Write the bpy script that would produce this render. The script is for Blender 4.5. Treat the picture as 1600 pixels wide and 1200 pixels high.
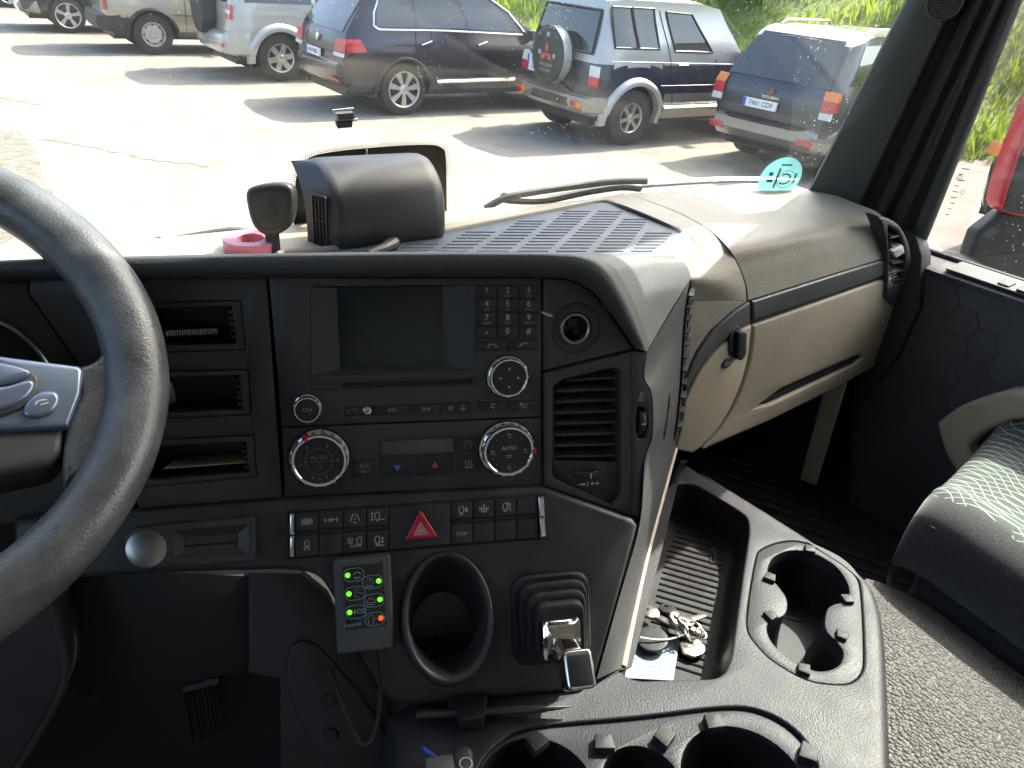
import bpy, bmesh, math, random
from mathutils import Vector as V, Matrix, Quaternion
from mathutils.geometry import tessellate_polygon
random.seed(7)
for o in list(bpy.data.objects): bpy.data.objects.remove(o)
SC = bpy.context.scene
COL = SC.collection
PI = math.pi
R = math.radians

# ---------------------------------------------------------------- camera
FPX, IW, IH = 1204.0, 1600, 1200
CAM = V((-0.25, 0.0, 2.45))
YAW, PITCH, ROLL = R(34), R(29.2), R(5.0)
_f = V((math.sin(YAW)*math.cos(PITCH), math.cos(YAW)*math.cos(PITCH), -math.sin(PITCH)))
_r = V((math.cos(YAW), -math.sin(YAW), 0)); _u = _r.cross(_f)
CR = _r*math.cos(ROLL) + _u*math.sin(ROLL); CU = _u*math.cos(ROLL) - _r*math.sin(ROLL); CF = _f
cd = bpy.data.cameras.new('camera'); cam = bpy.data.objects.new('camera', cd); COL.objects.link(cam)
cam.matrix_world = Matrix(((CR.x, CU.x, -CF.x, CAM.x), (CR.y, CU.y, -CF.y, CAM.y), (CR.z, CU.z, -CF.z, CAM.z), (0, 0, 0, 1)))
cd.sensor_fit = 'HORIZONTAL'; cd.sensor_width = 36; cd.lens = 36*FPX/IW
cd.clip_start = 0.02; cd.clip_end = 2000
SC.camera = cam

# ---------------------------------------------------------------- sky, sun, exposure
SUN = V((0.93, 0.19, 1.0)).normalized()
w = bpy.data.worlds.new('World'); SC.world = w; w.use_nodes = True
nt = w.node_tree; bg = nt.nodes['Background']
sky = nt.nodes.new('ShaderNodeTexSky'); sky.sky_type = 'NISHITA'; sky.sun_disc = False
sky.sun_elevation = math.asin(SUN.z); sky.sun_rotation = math.atan2(SUN.x, SUN.y)
sky.dust_density = 5.0; sky.ozone_density = .6; sky.air_density = 1.0
nt.links.new(sky.outputs[0], bg.inputs[0]); bg.inputs[1].default_value = 0.15
sl = bpy.data.lights.new('sun', 'SUN'); sl.energy = 2.9; sl.angle = R(0.53); sl.color = (1, .94, .85)
so = bpy.data.objects.new('sun', sl); COL.objects.link(so); so.location = (8, 3, 12)
so.rotation_euler = (-SUN).to_track_quat('-Z', 'Y').to_euler()
SC.view_settings.view_transform = 'Standard'; SC.view_settings.look = 'None'
SC.view_settings.exposure = 2.35; SC.view_settings.gamma = 1.0
SC.render.engine = 'CYCLES'
SC.cycles.max_bounces = 8; SC.cycles.diffuse_bounces = 4; SC.cycles.glossy_bounces = 3
SC.cycles.use_adaptive_sampling = True; SC.cycles.adaptive_threshold = .02
SC.cycles.transparent_max_bounces = 16; SC.cycles.transmission_bounces = 6
SC.cycles.sample_clamp_indirect = 8; SC.cycles.caustics_reflective = False; SC.cycles.caustics_refractive = False
SC.cycles.use_denoising = True

# ---------------------------------------------------------------- pixel rays (positions measured in the photograph, put on real planes)
GZ = 0.15                                     # level of the yard
def ray(x, y): return CR*((x-800)/FPX) + CU*(-(y-600)/FPX) + CF
def atz(x, y, z): d = ray(x, y); return CAM + d*((z-CAM.z)/d.z)
def atx(x, y, X): d = ray(x, y); return CAM + d*((X-CAM.x)/d.x)
def aty(x, y, Y): d = ray(x, y); return CAM + d*((Y-CAM.y)/d.y)
class Fr:
    def __init__(s, o, u, v):
        s.o = V(o); s.u = V(u).normalized(); v = V(v); s.v = (v - s.u*v.dot(s.u)).normalized(); s.n = s.u.cross(s.v)
    def pt(s, a, b, c=0): return s.o + s.u*a + s.v*b + s.n*c
    def px(s, x, y, c=0):
        d = ray(x, y); o = s.o + s.n*c; P = CAM + d*((o-CAM).dot(s.n)/d.dot(s.n)); q = P - s.o
        return (q.dot(s.u), q.dot(s.v))
    def P(s, x, y, c=0): return s.pt(*s.px(x, y, c), c)
    def loop(s, pts, c=0): return [s.px(x, y, c) for x, y in pts]
    def loc(s, P): q = V(P) - s.o; return (q.dot(s.u), q.dot(s.v), q.dot(s.n))
    def shift(s, a, b, c=0): return Fr(s.pt(a, b, c), s.u, s.v)

# ---------------------------------------------------------------- 2D loops
def area(l): return 0.5*sum(l[i][0]*l[(i+1) % len(l)][1] - l[(i+1) % len(l)][0]*l[i][1] for i in range(len(l)))
def ccw(l): return list(l) if area(l) > 0 else list(l)[::-1]
def off(l, d):                                # inward offset of a ccw loop
    n = len(l); out = []
    for i in range(n):
        p, q, r = V(l[i-1]).to_2d() if len(l[i-1]) > 2 else V(l[i-1]), V(l[i]), V(l[(i+1) % n])
        a = (q-p); b = (r-q)
        if a.length < 1e-9: a = b
        if b.length < 1e-9: b = a
        a.normalize(); b.normalize()
        n1 = V((-a.y, a.x)); n2 = V((-b.y, b.x)); m = n1+n2
        if m.length < 1e-6: m = n1
        m.normalize(); k = d/max(.35, m.dot(n1))
        out.append((q.x+m.x*k, q.y+m.y*k))
    return out
def rnd(l, r, seg=5):                         # round the corners of a polygon
    n = len(l); out = []
    for i in range(n):
        p, q, s = V(l[i-1]), V(l[i]), V(l[(i+1) % n]); rr = r[i] if isinstance(r, (list, tuple)) else r
        if rr <= 0: out.append(tuple(q)); continue
        a, b = p-q, s-q; k = min(rr, a.length*.48, b.length*.48); A = q+a.normalized()*k; B = q+b.normalized()*k
        for j in range(seg+1):
            t = j/seg; out.append(tuple(A*(1-t)**2 + q*2*t*(1-t) + B*t*t))
    return out
def rect(a0, b0, a1, b1, r=0, seg=4):
    a0, a1 = min(a0, a1), max(a0, a1); b0, b1 = min(b0, b1), max(b0, b1)
    l = [(a0, b0), (a1, b0), (a1, b1), (a0, b1)]
    return rnd(l, r, seg) if r else l
def ell(cx, cy, rx, ry=None, n=40, ph=0):
    ry = ry or rx
    return [(cx+rx*math.cos(ph+2*PI*i/n), cy+ry*math.sin(ph+2*PI*i/n)) for i in range(n)]
def crv(pts, n=8, closed=False):              # Catmull-Rom through points (any dimension)
    P = [V(p) for p in pts]; out = []; m = len(P)
    for i in range(m if closed else m-1):
        p0 = P[i-1] if (i > 0 or closed) else P[0]; p1 = P[i]; p2 = P[(i+1) % m]; p3 = P[(i+2) % m] if (i+2 < m or closed) else P[-1]
        for j in range(n):
            t = j/n
            out.append(0.5*((2*p1)+(p2-p0)*t+(2*p0-5*p1+4*p2-p3)*t*t+(3*p1-p0-3*p2+p3)*t**3))
    if not closed: out.append(P[-1])
    return out
def lerp(a, b, t): return a+(b-a)*t
def pl(tab, x):                               # piecewise-linear table
    if x <= tab[0][0]: return tab[0][1]
    for (a, b), (c, d) in zip(tab, tab[1:]):
        if x <= c: return b+(d-b)*(x-a)/(c-a) if c > a else d
    return tab[-1][1]
def sm(tab, x):                               # smoothstep-interpolated table
    if x <= tab[0][0]: return tab[0][1]
    for (a, b), (c, d) in zip(tab, tab[1:]):
        if x <= c:
            t = (x-a)/(c-a); t = t*t*(3-2*t); return b+(d-b)*t
    return tab[-1][1]

# ---------------------------------------------------------------- mesh builder
ORG = {}
class MB:
    def __init__(s): s.v = []; s.f = []; s.m = []; s.mi = 0
    def add(s, pts): k = len(s.v); s.v += [V(p) for p in pts]; return list(range(k, k+len(pts)))
    def face(s, ids): s.f.append(tuple(ids)); s.m.append(s.mi)
    def poly(s, pts): s.face(s.add(pts))
    def tess(s, loops3, flip=False):
        ids = s.add([p for l in loops3 for p in l])
        for t in tessellate_polygon(loops3): s.face([ids[i] for i in t])
    def bridge(s, A, B, closed=True):
        n = len(A)
        for i in range(n if closed else n-1): j = (i+1) % n; s.face((A[i], A[j], B[j], B[i]))
    def loft(s, rings, closed=True, cap0=False, cap1=False, flat=False):
        I = [s.add(r) for r in rings]
        for a, b in zip(I, I[1:]): s.bridge(a, b, closed)
        if cap0: s.face(I[0][::-1])
        if cap1: s.face(I[-1])
        return I
    def grid(s, rows): return s.loft(rows, closed=False)
    def box(s, fr, a0, b0, c0, a1, b1, c1):
        p = s.add([fr.pt(a, b, c) for c in (c0, c1) for a, b in ((a0, b0), (a1, b0), (a1, b1), (a0, b1))])
        for f in ((3, 2, 1, 0), (4, 5, 6, 7), (0, 1, 5, 4), (1, 2, 6, 5), (2, 3, 7, 6), (3, 0, 4, 7)): s.face([p[i] for i in f])
    def slab(s, fr, loop, n0, n1, ch=.0015, holes=(), seg=2, back=True, side_taper=0, hch=None):
        """plate with rounded upper edge; holes = [(loop, depth or None, floor?)]"""
        loop = ccw(loop); ch = max(ch, 1e-5); hch = hch or ch
        top = off(loop, ch); L = [[fr.pt(x, y, n1) for x, y in top]]
        H = []
        for hl, dep, fl in holes:
            hl = ccw(hl); H.append((hl, dep, fl)); L.append([fr.pt(x, y, n1) for x, y in off(hl, -hch)])
        ids = s.add([p for l in L for p in l])
        for t in tessellate_polygon(L): s.face([ids[i] for i in t])
        k = len(top); cur = ids[:k]
        for j in range(1, seg+1):
            a = PI/2*j/seg; r = s.add([fr.pt(x, y, n1-ch*(1-math.cos(a))) for x, y in off(loop, ch*(1-math.sin(a)))])
            s.bridge(r, cur); cur = r
        r = s.add([fr.pt(x, y, n0) for x, y in off(loop, -side_taper)]); s.bridge(r, cur)
        if back: s.face(r[::-1])
        p = k
        for hl, dep, fl in H:
            cur = ids[p:p+len(hl)]; p += len(hl)
            for j in range(1, seg+1):
                a = PI/2*j/seg; r = s.add([fr.pt(x, y, n1-hch*(1-math.cos(a))) for x, y in off(hl, -hch*(1-math.sin(a)))]); s.bridge(cur, r); cur = r
            d = n1-dep if dep else n0
            r = s.add([fr.pt(x, y, d) for x, y in hl]); s.bridge(cur, r)
            if fl: s.tess([[fr.pt(x, y, d) for x, y in hl]])
    def tube(s, path, r, seg=10, closed=False, cap=True, sq=1.0):
        P = [V(p) for p in path]; n = len(P); rings = []; up = None
        for i in range(n):
            a = P[i-1] if (i > 0 or closed) else P[i]; b = P[(i+1) % n] if (i < n-1 or closed) else P[i]
            t = (b-a).normalized()
            if up is None:
                up = t.orthogonal().normalized()
            else:
                up = up - t*up.dot(t)
                up = up.normalized() if up.length > 1e-6 else t.orthogonal().normalized()
            w_ = t.cross(up); rr = r[i] if isinstance(r, (list, tuple)) else r
            rings.append([P[i]+up*(rr*math.cos(2*PI*k/seg))+w_*(rr*sq*math.sin(2*PI*k/seg)) for k in range(seg)])
        I = [s.add(q) for q in rings]
        for a, b in zip(I, I[1:]): s.bridge(a, b)
        if closed: s.bridge(I[-1], I[0])
        elif cap: s.face(I[0][::-1]); s.face(I[-1])
    def lathe(s, fr, prof, seg=40, c0=True, c1=True):
        I = [s.add([fr.pt(r*math.cos(2*PI*k/seg), r*math.sin(2*PI*k/seg), h) for k in range(seg)]) for r, h in prof]
        for a, b in zip(I, I[1:]): s.bridge(a, b)
        if c0: s.face(I[0][::-1])
        if c1: s.face(I[-1])
    def ribbon(s, fr, pts, w_, c, closed=False):
        P = [V(p[:2]) for p in pts]; n = len(P)
        A, B = [], []
        for i in range(n):
            a = P[i-1] if (i > 0 or closed) else P[i]; b = P[(i+1) % n] if (i < n-1 or closed) else P[i]
            t = (b-a); t = t.normalized() if t.length > 1e-9 else V((1, 0)); m = V((-t.y, t.x))*w_/2
            A.append(fr.pt(*(P[i]+m), c)); B.append(fr.pt(*(P[i]-m), c))
        ia, ib = s.add(A), s.add(B); s.bridge(ib, ia, closed)
    def build(s, name, mat, parent=None, sharp=35, bevel=0, smooth=True, subsurf=0, recalc=True):
        xs = [p.x for p in s.v]; ys = [p.y for p in s.v]; zs = [p.z for p in s.v]
        c = V(((min(xs)+max(xs))/2, (min(ys)+max(ys))/2, min(zs)))
        me = bpy.data.meshes.new(name); me.from_pydata([tuple(p-c) for p in s.v], [], s.f)
        mats = mat if isinstance(mat, (list, tuple)) else [mat]
        for m in mats: me.materials.append(M(m))
        if len(mats) > 1:
            for p, i in zip(me.polygons, s.m): p.material_index = i
        if recalc:
            bm = bmesh.new(); bm.from_mesh(me); bmesh.ops.recalc_face_normals(bm, faces=bm.faces); bm.to_mesh(me); bm.free()
        if smooth:
            me.polygons.foreach_set('use_smooth', [True]*len(me.polygons)); me.set_sharp_from_angle(angle=R(sharp))
        me.update()
        o = bpy.data.objects.new(name, me); COL.objects.link(o); ORG[o] = c
        o.location = c - (ORG[parent] if parent else V((0, 0, 0)))
        if parent: o.parent = parent
        if bevel:
            b = o.modifiers.new('bevel', 'BEVEL'); b.width = bevel; b.segments = 2; b.limit_method = 'ANGLE'; b.angle_limit = R(40)
        if subsurf:
            b = o.modifiers.new('sub', 'SUBSURF'); b.levels = b.render_levels = subsurf
        return o
def tag(o, label, cat, group=None, kind=None):
    if label: o['label'] = label
    if cat: o['category'] = cat
    if group: o['group'] = group
    if kind: o['kind'] = kind
    return o
def struct(o): o['kind'] = 'structure'; return o
def empty(name, loc, label, cat, group=None, rz=0, local=False):
    o = bpy.data.objects.new(name, None); COL.objects.link(o); o.location = loc; o.empty_display_size = .05
    o.rotation_euler = (0, 0, rz); ORG[o] = V((0, 0, 0)) if local else V(loc)
    return tag(o, label, cat, group)
FONT_CACHE = {}
def text_mesh(txt):
    if txt not in FONT_CACHE:
        c = bpy.data.curves.new('t', 'FONT'); c.body = txt; c.size = 1; c.align_x = 'CENTER'; c.align_y = 'CENTER'; c.resolution_u = 3
        o = bpy.data.objects.new('t', c); COL.objects.link(o); bpy.context.view_layer.update()
        me = bpy.data.meshes.new_from_object(o.evaluated_get(bpy.context.evaluated_depsgraph_get()))
        FONT_CACHE[txt] = ([tuple(v.co) for v in me.vertices], [tuple(p.vertices) for p in me.polygons])
        bpy.data.objects.remove(o); bpy.data.meshes.remove(me); bpy.data.curves.remove(c)
    return FONT_CACHE[txt]
def put_text(mb, fr, txt, a, b, size, c, sx=1.0, mirror=False, rot=0):
    vs, fs = text_mesh(txt); ca, sa = math.cos(rot), math.sin(rot)
    q = []
    for x, y, z in vs:
        x *= size*sx*(-1 if mirror else 1); y *= size
        q.append(fr.pt(a+x*ca-y*sa, b+x*sa+y*ca, c))
    ids = mb.add(q)
    for f in fs: mb.face([ids[i] for i in f])

# ---------------------------------------------------------------- materials
MATS = {}
def M(n): return MATS[n] if isinstance(n, str) else n
def mat(name, col, rough=.5, metal=0, spec=.5, bump=0, bscale=200, var=0, vscale=6, col2=None, coat=0, bdist=.001, detail=3, sheen=0, emit=None, estr=0, vor=False, rvar=0, stretch=None):
    m = bpy.data.materials.new(name); m.use_nodes = True; n = m.node_tree.nodes; L = m.node_tree.links; b = n['Principled BSDF']
    b.inputs['Base Color'].default_value = (*col, 1); b.inputs['Roughness'].default_value = rough; b.inputs['Metallic'].default_value = metal
    b.inputs['Specular IOR Level'].default_value = spec
    if coat: b.inputs['Coat Weight'].default_value = coat; b.inputs['Coat Roughness'].default_value = .04
    if sheen: b.inputs['Sheen Weight'].default_value = sheen
    if emit: b.inputs['Emission Color'].default_value = (*emit, 1); b.inputs['Emission Strength'].default_value = estr
    tc = n.new('ShaderNodeTexCoord'); src = tc.outputs['Object']
    if stretch:
        mp = n.new('ShaderNodeMapping'); mp.inputs['Scale'].default_value = stretch; L.new(src, mp.inputs[0]); src = mp.outputs[0]
    if var or col2:
        t = n.new('ShaderNodeTexNoise'); t.inputs['Scale'].default_value = vscale; t.inputs['Detail'].default_value = 6; t.inputs['Roughness'].default_value = .62; L.new(src, t.inputs['Vector'])
        r = n.new('ShaderNodeValToRGB'); r.color_ramp.elements[0].position = .36; r.color_ramp.elements[1].position = .66
        c2 = col2 or tuple(min(1, c*(1+var)) for c in col); c1 = col if col2 else tuple(c*(1-var) for c in col)
        r.color_ramp.elements[0].color = (*c1, 1); r.color_ramp.elements[1].color = (*c2, 1)
        L.new(t.outputs['Fac'], r.inputs[0]); L.new(r.outputs[0], b.inputs['Base Color'])
        if rvar:
            mr = n.new('ShaderNodeMapRange'); mr.inputs['From Min'].default_value = .3; mr.inputs['From Max'].default_value = .7
            mr.inputs['To Min'].default_value = max(.02, rough-rvar); mr.inputs['To Max'].default_value = min(1, rough+rvar)
            L.new(t.outputs['Fac'], mr.inputs['Value']); L.new(mr.outputs[0], b.inputs['Roughness'])
    if bump:
        if vor: t = n.new('ShaderNodeTexVoronoi'); t.inputs['Scale'].default_value = bscale; o = t.outputs['Distance']
        else: t = n.new('ShaderNodeTexNoise'); t.inputs['Scale'].default_value = bscale; t.inputs['Detail'].default_value = detail; o = t.outputs['Fac']
        L.new(src, t.inputs['Vector']); bp = n.new('ShaderNodeBump'); bp.invert = bool(vor); bp.inputs['Strength'].default_value = bump; bp.inputs['Distance'].default_value = bdist
        L.new(o, bp.inputs['Height']); L.new(bp.outputs[0], b.inputs['Normal'])
    MATS[name] = m; return m
def glass(name, tint=(1, 1, 1), refl=1.0, rough=.0, dust=0, haze=0, dscale=70, dmax=.17):
    m = bpy.data.materials.new(name); m.use_nodes = True; n = m.node_tree.nodes; L = m.node_tree.links; n.clear()
    out = n.new('ShaderNodeOutputMaterial'); tr = n.new('ShaderNodeBsdfTransparent'); tr.inputs[0].default_value = (*tint, 1)
    gl = n.new('ShaderNodeBsdfGlossy'); gl.inputs['Roughness'].default_value = rough; gl.inputs[0].default_value = (refl, refl, refl, 1)
    lw = n.new('ShaderNodeLayerWeight'); pw = n.new('ShaderNodeMath'); pw.operation = 'POWER'; L.new(lw.outputs['Facing'], pw.inputs[0]); pw.inputs[1].default_value = 5
    fr = n.new('ShaderNodeMath'); fr.operation = 'MULTIPLY_ADD'; L.new(pw.outputs[0], fr.inputs[0]); fr.inputs[1].default_value = .95; fr.inputs[2].default_value = .035
    lw.inputs[0].default_value = .5
    mx = n.new('ShaderNodeMixShader'); L.new(fr.outputs[0], mx.inputs[0]); L.new(tr.outputs[0], mx.inputs[1]); L.new(gl.outputs[0], mx.inputs[2]); last = mx.outputs[0]
    if dust or haze:
        df = n.new('ShaderNodeBsdfDiffuse'); df.inputs[0].default_value = (.8, .8, .78, 1); tl = n.new('ShaderNodeBsdfTranslucent'); tl.inputs[0].default_value = (.8, .8, .78, 1)
        ad = n.new('ShaderNodeMixShader'); L.new(df.outputs[0], ad.inputs[1]); L.new(tl.outputs[0], ad.inputs[2])
        tc = n.new('ShaderNodeTexCoord'); vo = n.new('ShaderNodeTexVoronoi'); vo.inputs['Scale'].default_value = dscale; L.new(tc.outputs['Object'], vo.inputs['Vector'])
        nz = n.new('ShaderNodeTexNoise'); nz.inputs['Scale'].default_value = 9; nz.inputs['Detail'].default_value = 5; L.new(tc.outputs['Object'], nz.inputs['Vector'])
        th = n.new('ShaderNodeMapRange'); th.inputs['From Min'].default_value = .42; th.inputs['From Max'].default_value = .75; th.inputs['To Min'].default_value = .02; th.inputs['To Max'].default_value = dmax
        L.new(nz.outputs['Fac'], th.inputs['Value'])
        lt = n.new('ShaderNodeMath'); lt.operation = 'LESS_THAN'; L.new(vo.outputs['Distance'], lt.inputs[0]); L.new(th.outputs[0], lt.inputs[1])
        mu = n.new('ShaderNodeMath'); mu.operation = 'MULTIPLY_ADD'; L.new(lt.outputs[0], mu.inputs[0]); mu.inputs[1].default_value = dust; mu.inputs[2].default_value = haze
        m2 = n.new('ShaderNodeMixShader'); L.new(mu.outputs[0], m2.inputs[0]); L.new(last, m2.inputs[1]); L.new(ad.outputs[0], m2.inputs[2]); last = m2.outputs[0]
    L.new(last, out.inputs[0]); MATS[name] = m; return m

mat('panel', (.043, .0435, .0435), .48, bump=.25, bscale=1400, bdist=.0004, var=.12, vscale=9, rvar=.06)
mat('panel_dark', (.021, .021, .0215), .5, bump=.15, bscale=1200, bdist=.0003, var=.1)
mat('key', (.022, .022, .0225), .55, bump=.15, bscale=1500, bdist=.0003, var=.2, vscale=60)
mat('void', (.004, .004, .005), .7)
mat('pad', (.048, .05, .051), .55, bump=.25, bscale=420, bdist=.0012, vor=True, var=.1, vscale=7)
mat('pad_grey', (.075, .079, .082), .5, bump=.3, bscale=420, bdist=.001, vor=True, var=.12, vscale=9)
mat('fascia', (.035, .034, .033), .45, bump=.3, bscale=1100, bdist=.0004, var=.25, vscale=14, rvar=.08)
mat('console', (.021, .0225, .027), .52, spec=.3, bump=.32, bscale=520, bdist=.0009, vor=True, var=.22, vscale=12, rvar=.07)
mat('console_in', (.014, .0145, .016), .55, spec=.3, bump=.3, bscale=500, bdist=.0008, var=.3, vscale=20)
mat('console_side', (.035, .031, .03), .55, bump=.5, bscale=600, bdist=.001, var=.25, vscale=10)
mat('beige', (.42, .345, .24), .5, bump=.35, bscale=700, bdist=.0007, var=.08, vscale=8, rvar=.05)
mat('beige_worn', (.43, .355, .25), .5, bump=.35, bscale=700, bdist=.0007, col2=(.36, .295, .21), vscale=7)
mat('taupe', (.27, .232, .18), .5, bump=.5, bscale=480, bdist=.001, vor=True, var=.1, vscale=9)
mat('strip', (.085, .09, .085), .33, bump=.1, bscale=300, var=.12, vscale=12)
mat('mat_rib', (.046, .058, .082), .6)
mat('mat_blue', (.065, .08, .108), .6, bump=.3, bscale=900, bdist=.0005, var=.18, vscale=16)
mat('leather', (.082, .088, .09), .36, bump=.22, bscale=420, bdist=.0008, vor=True, var=.3, vscale=22, rvar=.1)
mat('spoke_paint', (.20, .25, .34), .28, metal=.6, var=.08)
mat('chrome', (.72, .72, .72), .1, metal=1, var=.05, vscale=80)
mat('button_metal', (.42, .41, .40), .3, metal=1, var=.06, vscale=50)
mat('chrome_dull', (.5, .49, .47), .28, metal=1, var=.1, vscale=60)
mat('screen', (.020, .025, .026), .2, spec=.4, var=.2, vscale=14, rvar=.06)
mat('lcd', (.085, .088, .068), .3, var=.08)
mat('white_print', (.55, .55, .55), .5)
mat('grey_print', (.27, .27, .27), .5)
mat('red_print', (.55, .07, .05), .5)
mat('blue_print', (.08, .16, .6), .5)
mat('red_plastic', (.5, .012, .03), .3, spec=.5, coat=.2)
mat('rubber', (.014, .014, .015), .6, bump=.3, bscale=700, bdist=.0005, var=.2)
mat('boot', (.02, .02, .021), .58, spec=.35, bump=.4, bscale=500, bdist=.0007, var=.35, vscale=25)
mat('device', (.075, .075, .078), .5, bump=.2, bscale=900, bdist=.0003, var=.06)
mat('device_face', (.022, .021, .023), .35, var=.1)
mat('teal_print', (.2, .42, .5), .5)
mat('led_green', (.1, .6, .05), .4, emit=(.16, 1, .02), estr=.28)
mat('led_red', (.7, .1, .03), .4, emit=(1, .07, .01), estr=.35)
mat('paper', (.62, .5, .33), .8, var=.08, vscale=20)
mat('paper_white', (.72, .74, .74), .7, var=.05)
mat('card', (.22, .29, .33), .6, var=.08, vscale=30)
mat('pink', (.66, .2, .3), .4, var=.08)
mat('brass', (.42, .37, .25), .32, metal=1, var=.25, vscale=90)
mat('key_metal', (.46, .43, .38), .32, metal=1, var=.3, vscale=120, bump=.2, bscale=300)
mat('key_dark', (.03, .03, .032), .4, bump=.6, bscale=260, bdist=.0008)
mat('pillar', (.05, .054, .055), .6, bump=.2, bscale=900, bdist=.0004, var=.08, vscale=5)
mat('pillar_fabric', (.022, .017, .018), .9, bump=.5, bscale=900, bdist=.001, var=.4, vscale=120)
mat('door_trim', (.05, .049, .051), .55, bump=.35, bscale=700, bdist=.0007, var=.15, vscale=6)
mat('headliner', (.58, .55, .5), .9, bump=.3, bscale=400)
mat('cab_paint', (.3, .02, .02), .35, coat=.4)
mat('floor_mat', (.03, .026, .024), .7, bump=.5, bscale=140, bdist=.002, col2=(.06, .05, .042), vscale=24)
mat('carpet', (.026, .025, .025), .95, bump=1, bscale=260, bdist=.003, var=.4, vscale=140)
mat('tunnel', (.085, .081, .077), .5, spec=.35, bump=.9, bscale=230, bdist=.004, vor=True, var=.12, vscale=5)
mat('seat_black', (.02, .02, .022), .95, bump=.6, bscale=900, bdist=.001, var=.5, vscale=260, sheen=.4)
mat('frit', (.006, .006, .006), .5)
mat('housing', (.03, .03, .032), .42, bump=.2, bscale=900, bdist=.0005, var=.12, vscale=10)

mat('sticker_ink', (.03, .16, .19), .6)
mat('white_plastic', (.7, .7, .7), .5)
mat('tape_pen', (.05, .05, .05), .3, spec=.6)
mat('blue_plastic', (.02, .08, .5), .4)
glass('windshield', (.93, .96, .95), dust=.3, haze=.010, dscale=110)
glass('side_glass', (.92, .95, .94), dust=.3, haze=.001, dscale=110)
glass('film', (.9, .93, .93), dust=.7, haze=.03, dscale=120, dmax=.34)
glass('deflector', (.95, .89, .91), haze=.006, dust=.1, dscale=50)
glass('clear', (.85, .88, .88))

def translucent(name, col, clear=0):
    m = bpy.data.materials.new(name); m.use_nodes = True; n = m.node_tree.nodes; L = m.node_tree.links; n.clear()
    out = n.new('ShaderNodeOutputMaterial'); d = n.new('ShaderNodeBsdfDiffuse'); t = n.new('ShaderNodeBsdfTranslucent'); d.inputs[0].default_value = (*col, 1); t.inputs[0].default_value = (*col, 1)
    mx = n.new('ShaderNodeMixShader'); mx.inputs[0].default_value = .6; L.new(d.outputs[0], mx.inputs[1]); L.new(t.outputs[0], mx.inputs[2]); last = mx.outputs[0]
    if clear: tp = n.new('ShaderNodeBsdfTransparent'); m2 = n.new('ShaderNodeMixShader'); m2.inputs[0].default_value = clear; L.new(last, m2.inputs[1]); L.new(tp.outputs[0], m2.inputs[2]); last = m2.outputs[0]
    L.new(last, out.inputs[0]); MATS[name] = m
translucent('sticker', (.30, .58, .59), .3)
# ================================================================ frames of the cab
UA = V((math.cos(R(19.5)), -math.sin(R(19.5)), 0)); NIN = V((math.sin(R(19.5)), math.cos(R(19.5)), 0)); Z = V((0, 0, 1))
FA = Fr(CAM + ray(640, 600)*.79, UA, Z*math.cos(R(17)) + NIN*math.sin(R(17)))
FB = Fr(FA.P(640, 775, .01), UA, Z*math.cos(R(29)) + NIN*math.sin(R(29)))
FG = Fr((1.06, .758, 2.0), (.995, .09, 0), Z)
ZC, ZF, ZD = 1.745, 1.46, 2.092            # console top, cab floor, dash top
def FH(z): return Fr((0, 0, z), (1, 0, 0), (0, 1, 0))
def wy(x, z): return 1.065 - .10*(x/1.02)**2 - .02*(x/1.02)**6 - .28*(z-2.1)     # inner face of the windscreen
def onW(x, y, inset=0):
    d = ray(x, y); t = .5
    for _ in range(40):
        p = CAM + d*t; t += (wy(p.x, p.z)-inset-p.y)/max(.2, d.y+.28*d.z*0+.1)*.7
    return CAM + d*t

# ================================================================ cab shell
mb = MB(); mb.box(FH(0), -1.2, -1.0, ZF-.06, 1.21, 1.05, ZF); struct(mb.build('cab_floor', 'carpet'))
mb = MB(); mb.box(FH(0), -1.25, -1.05, 3.25, 1.25, .80, 3.32); struct(mb.build('cab_roof', 'headliner'))
mb = MB(); mb.box(FH(0), -1.25, -1.1, ZF-.06, 1.25, -1.05, 3.25); struct(mb.build('cab_rear_wall', 'headliner'))
mb = MB()
mb.box(FH(0), -1.25, -1.05, ZF-.06, -1.18, 1.0, 2.05); mb.box(FH(0), -1.25, -1.05, 2.05, -1.18, -.25, 3.25); mb.box(FH(0), -1.25, -.25, 3.0, -1.18, .75, 3.25)
struct(mb.build('cab_left_wall', 'door_trim'))
mb = MB()                                       # firewall and front below the screen
mb.box(FH(0), -1.18, 1.12, .7, 1.18, 1.2, 2.0); struct(mb.build('cab_front_wall', 'panel_dark'))
mb = MB()                                       # left pillar and header over the windscreen
mb.loft([[V((-1.2, .72-(z-2.1)*.28, z)), V((-1.03, .97-(z-2.1)*.28, z)), V((-1.06, 1.0-(z-2.1)*.28, z)), V((-1.25, .75-(z-2.1)*.28, z))] for z in (2.0, 2.6, 3.3)], cap0=True, cap1=True)
struct(mb.build('cab_left_pillar', 'pillar'))
mb = MB(); rows = []
for z, dy in ((2.92, 0), (2.92, .05), (3.3, .05), (3.3, -.02)):
    rows.append([V((x, wy(x, z)+dy-.01, z)) for x in [-1.05+2.1*i/12 for i in range(13)]])
mb.grid(rows); struct(mb.build('windscreen_header', 'headliner'))

# ---- windscreen
mb = MB(); rows = []
xs = [-1.03+2.06*i/40 for i in range(41)]; zs = [2.03+.93*i/14 for i in range(15)]
for z in zs: rows.append([V((x, wy(x, z), z)) for x in xs])
I0 = mb.grid(rows); I1 = mb.grid([[p+V((0, .006, 0)) for p in r] for r in rows])
for a, b in ((I0[0], I1[0]), (I0[-1], I1[-1])): mb.bridge(a, b, False)
ws = tag(mb.build('windscreen', 'windshield'), 'wide dusty windscreen glass above the dashboard', 'windscreen')
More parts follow.
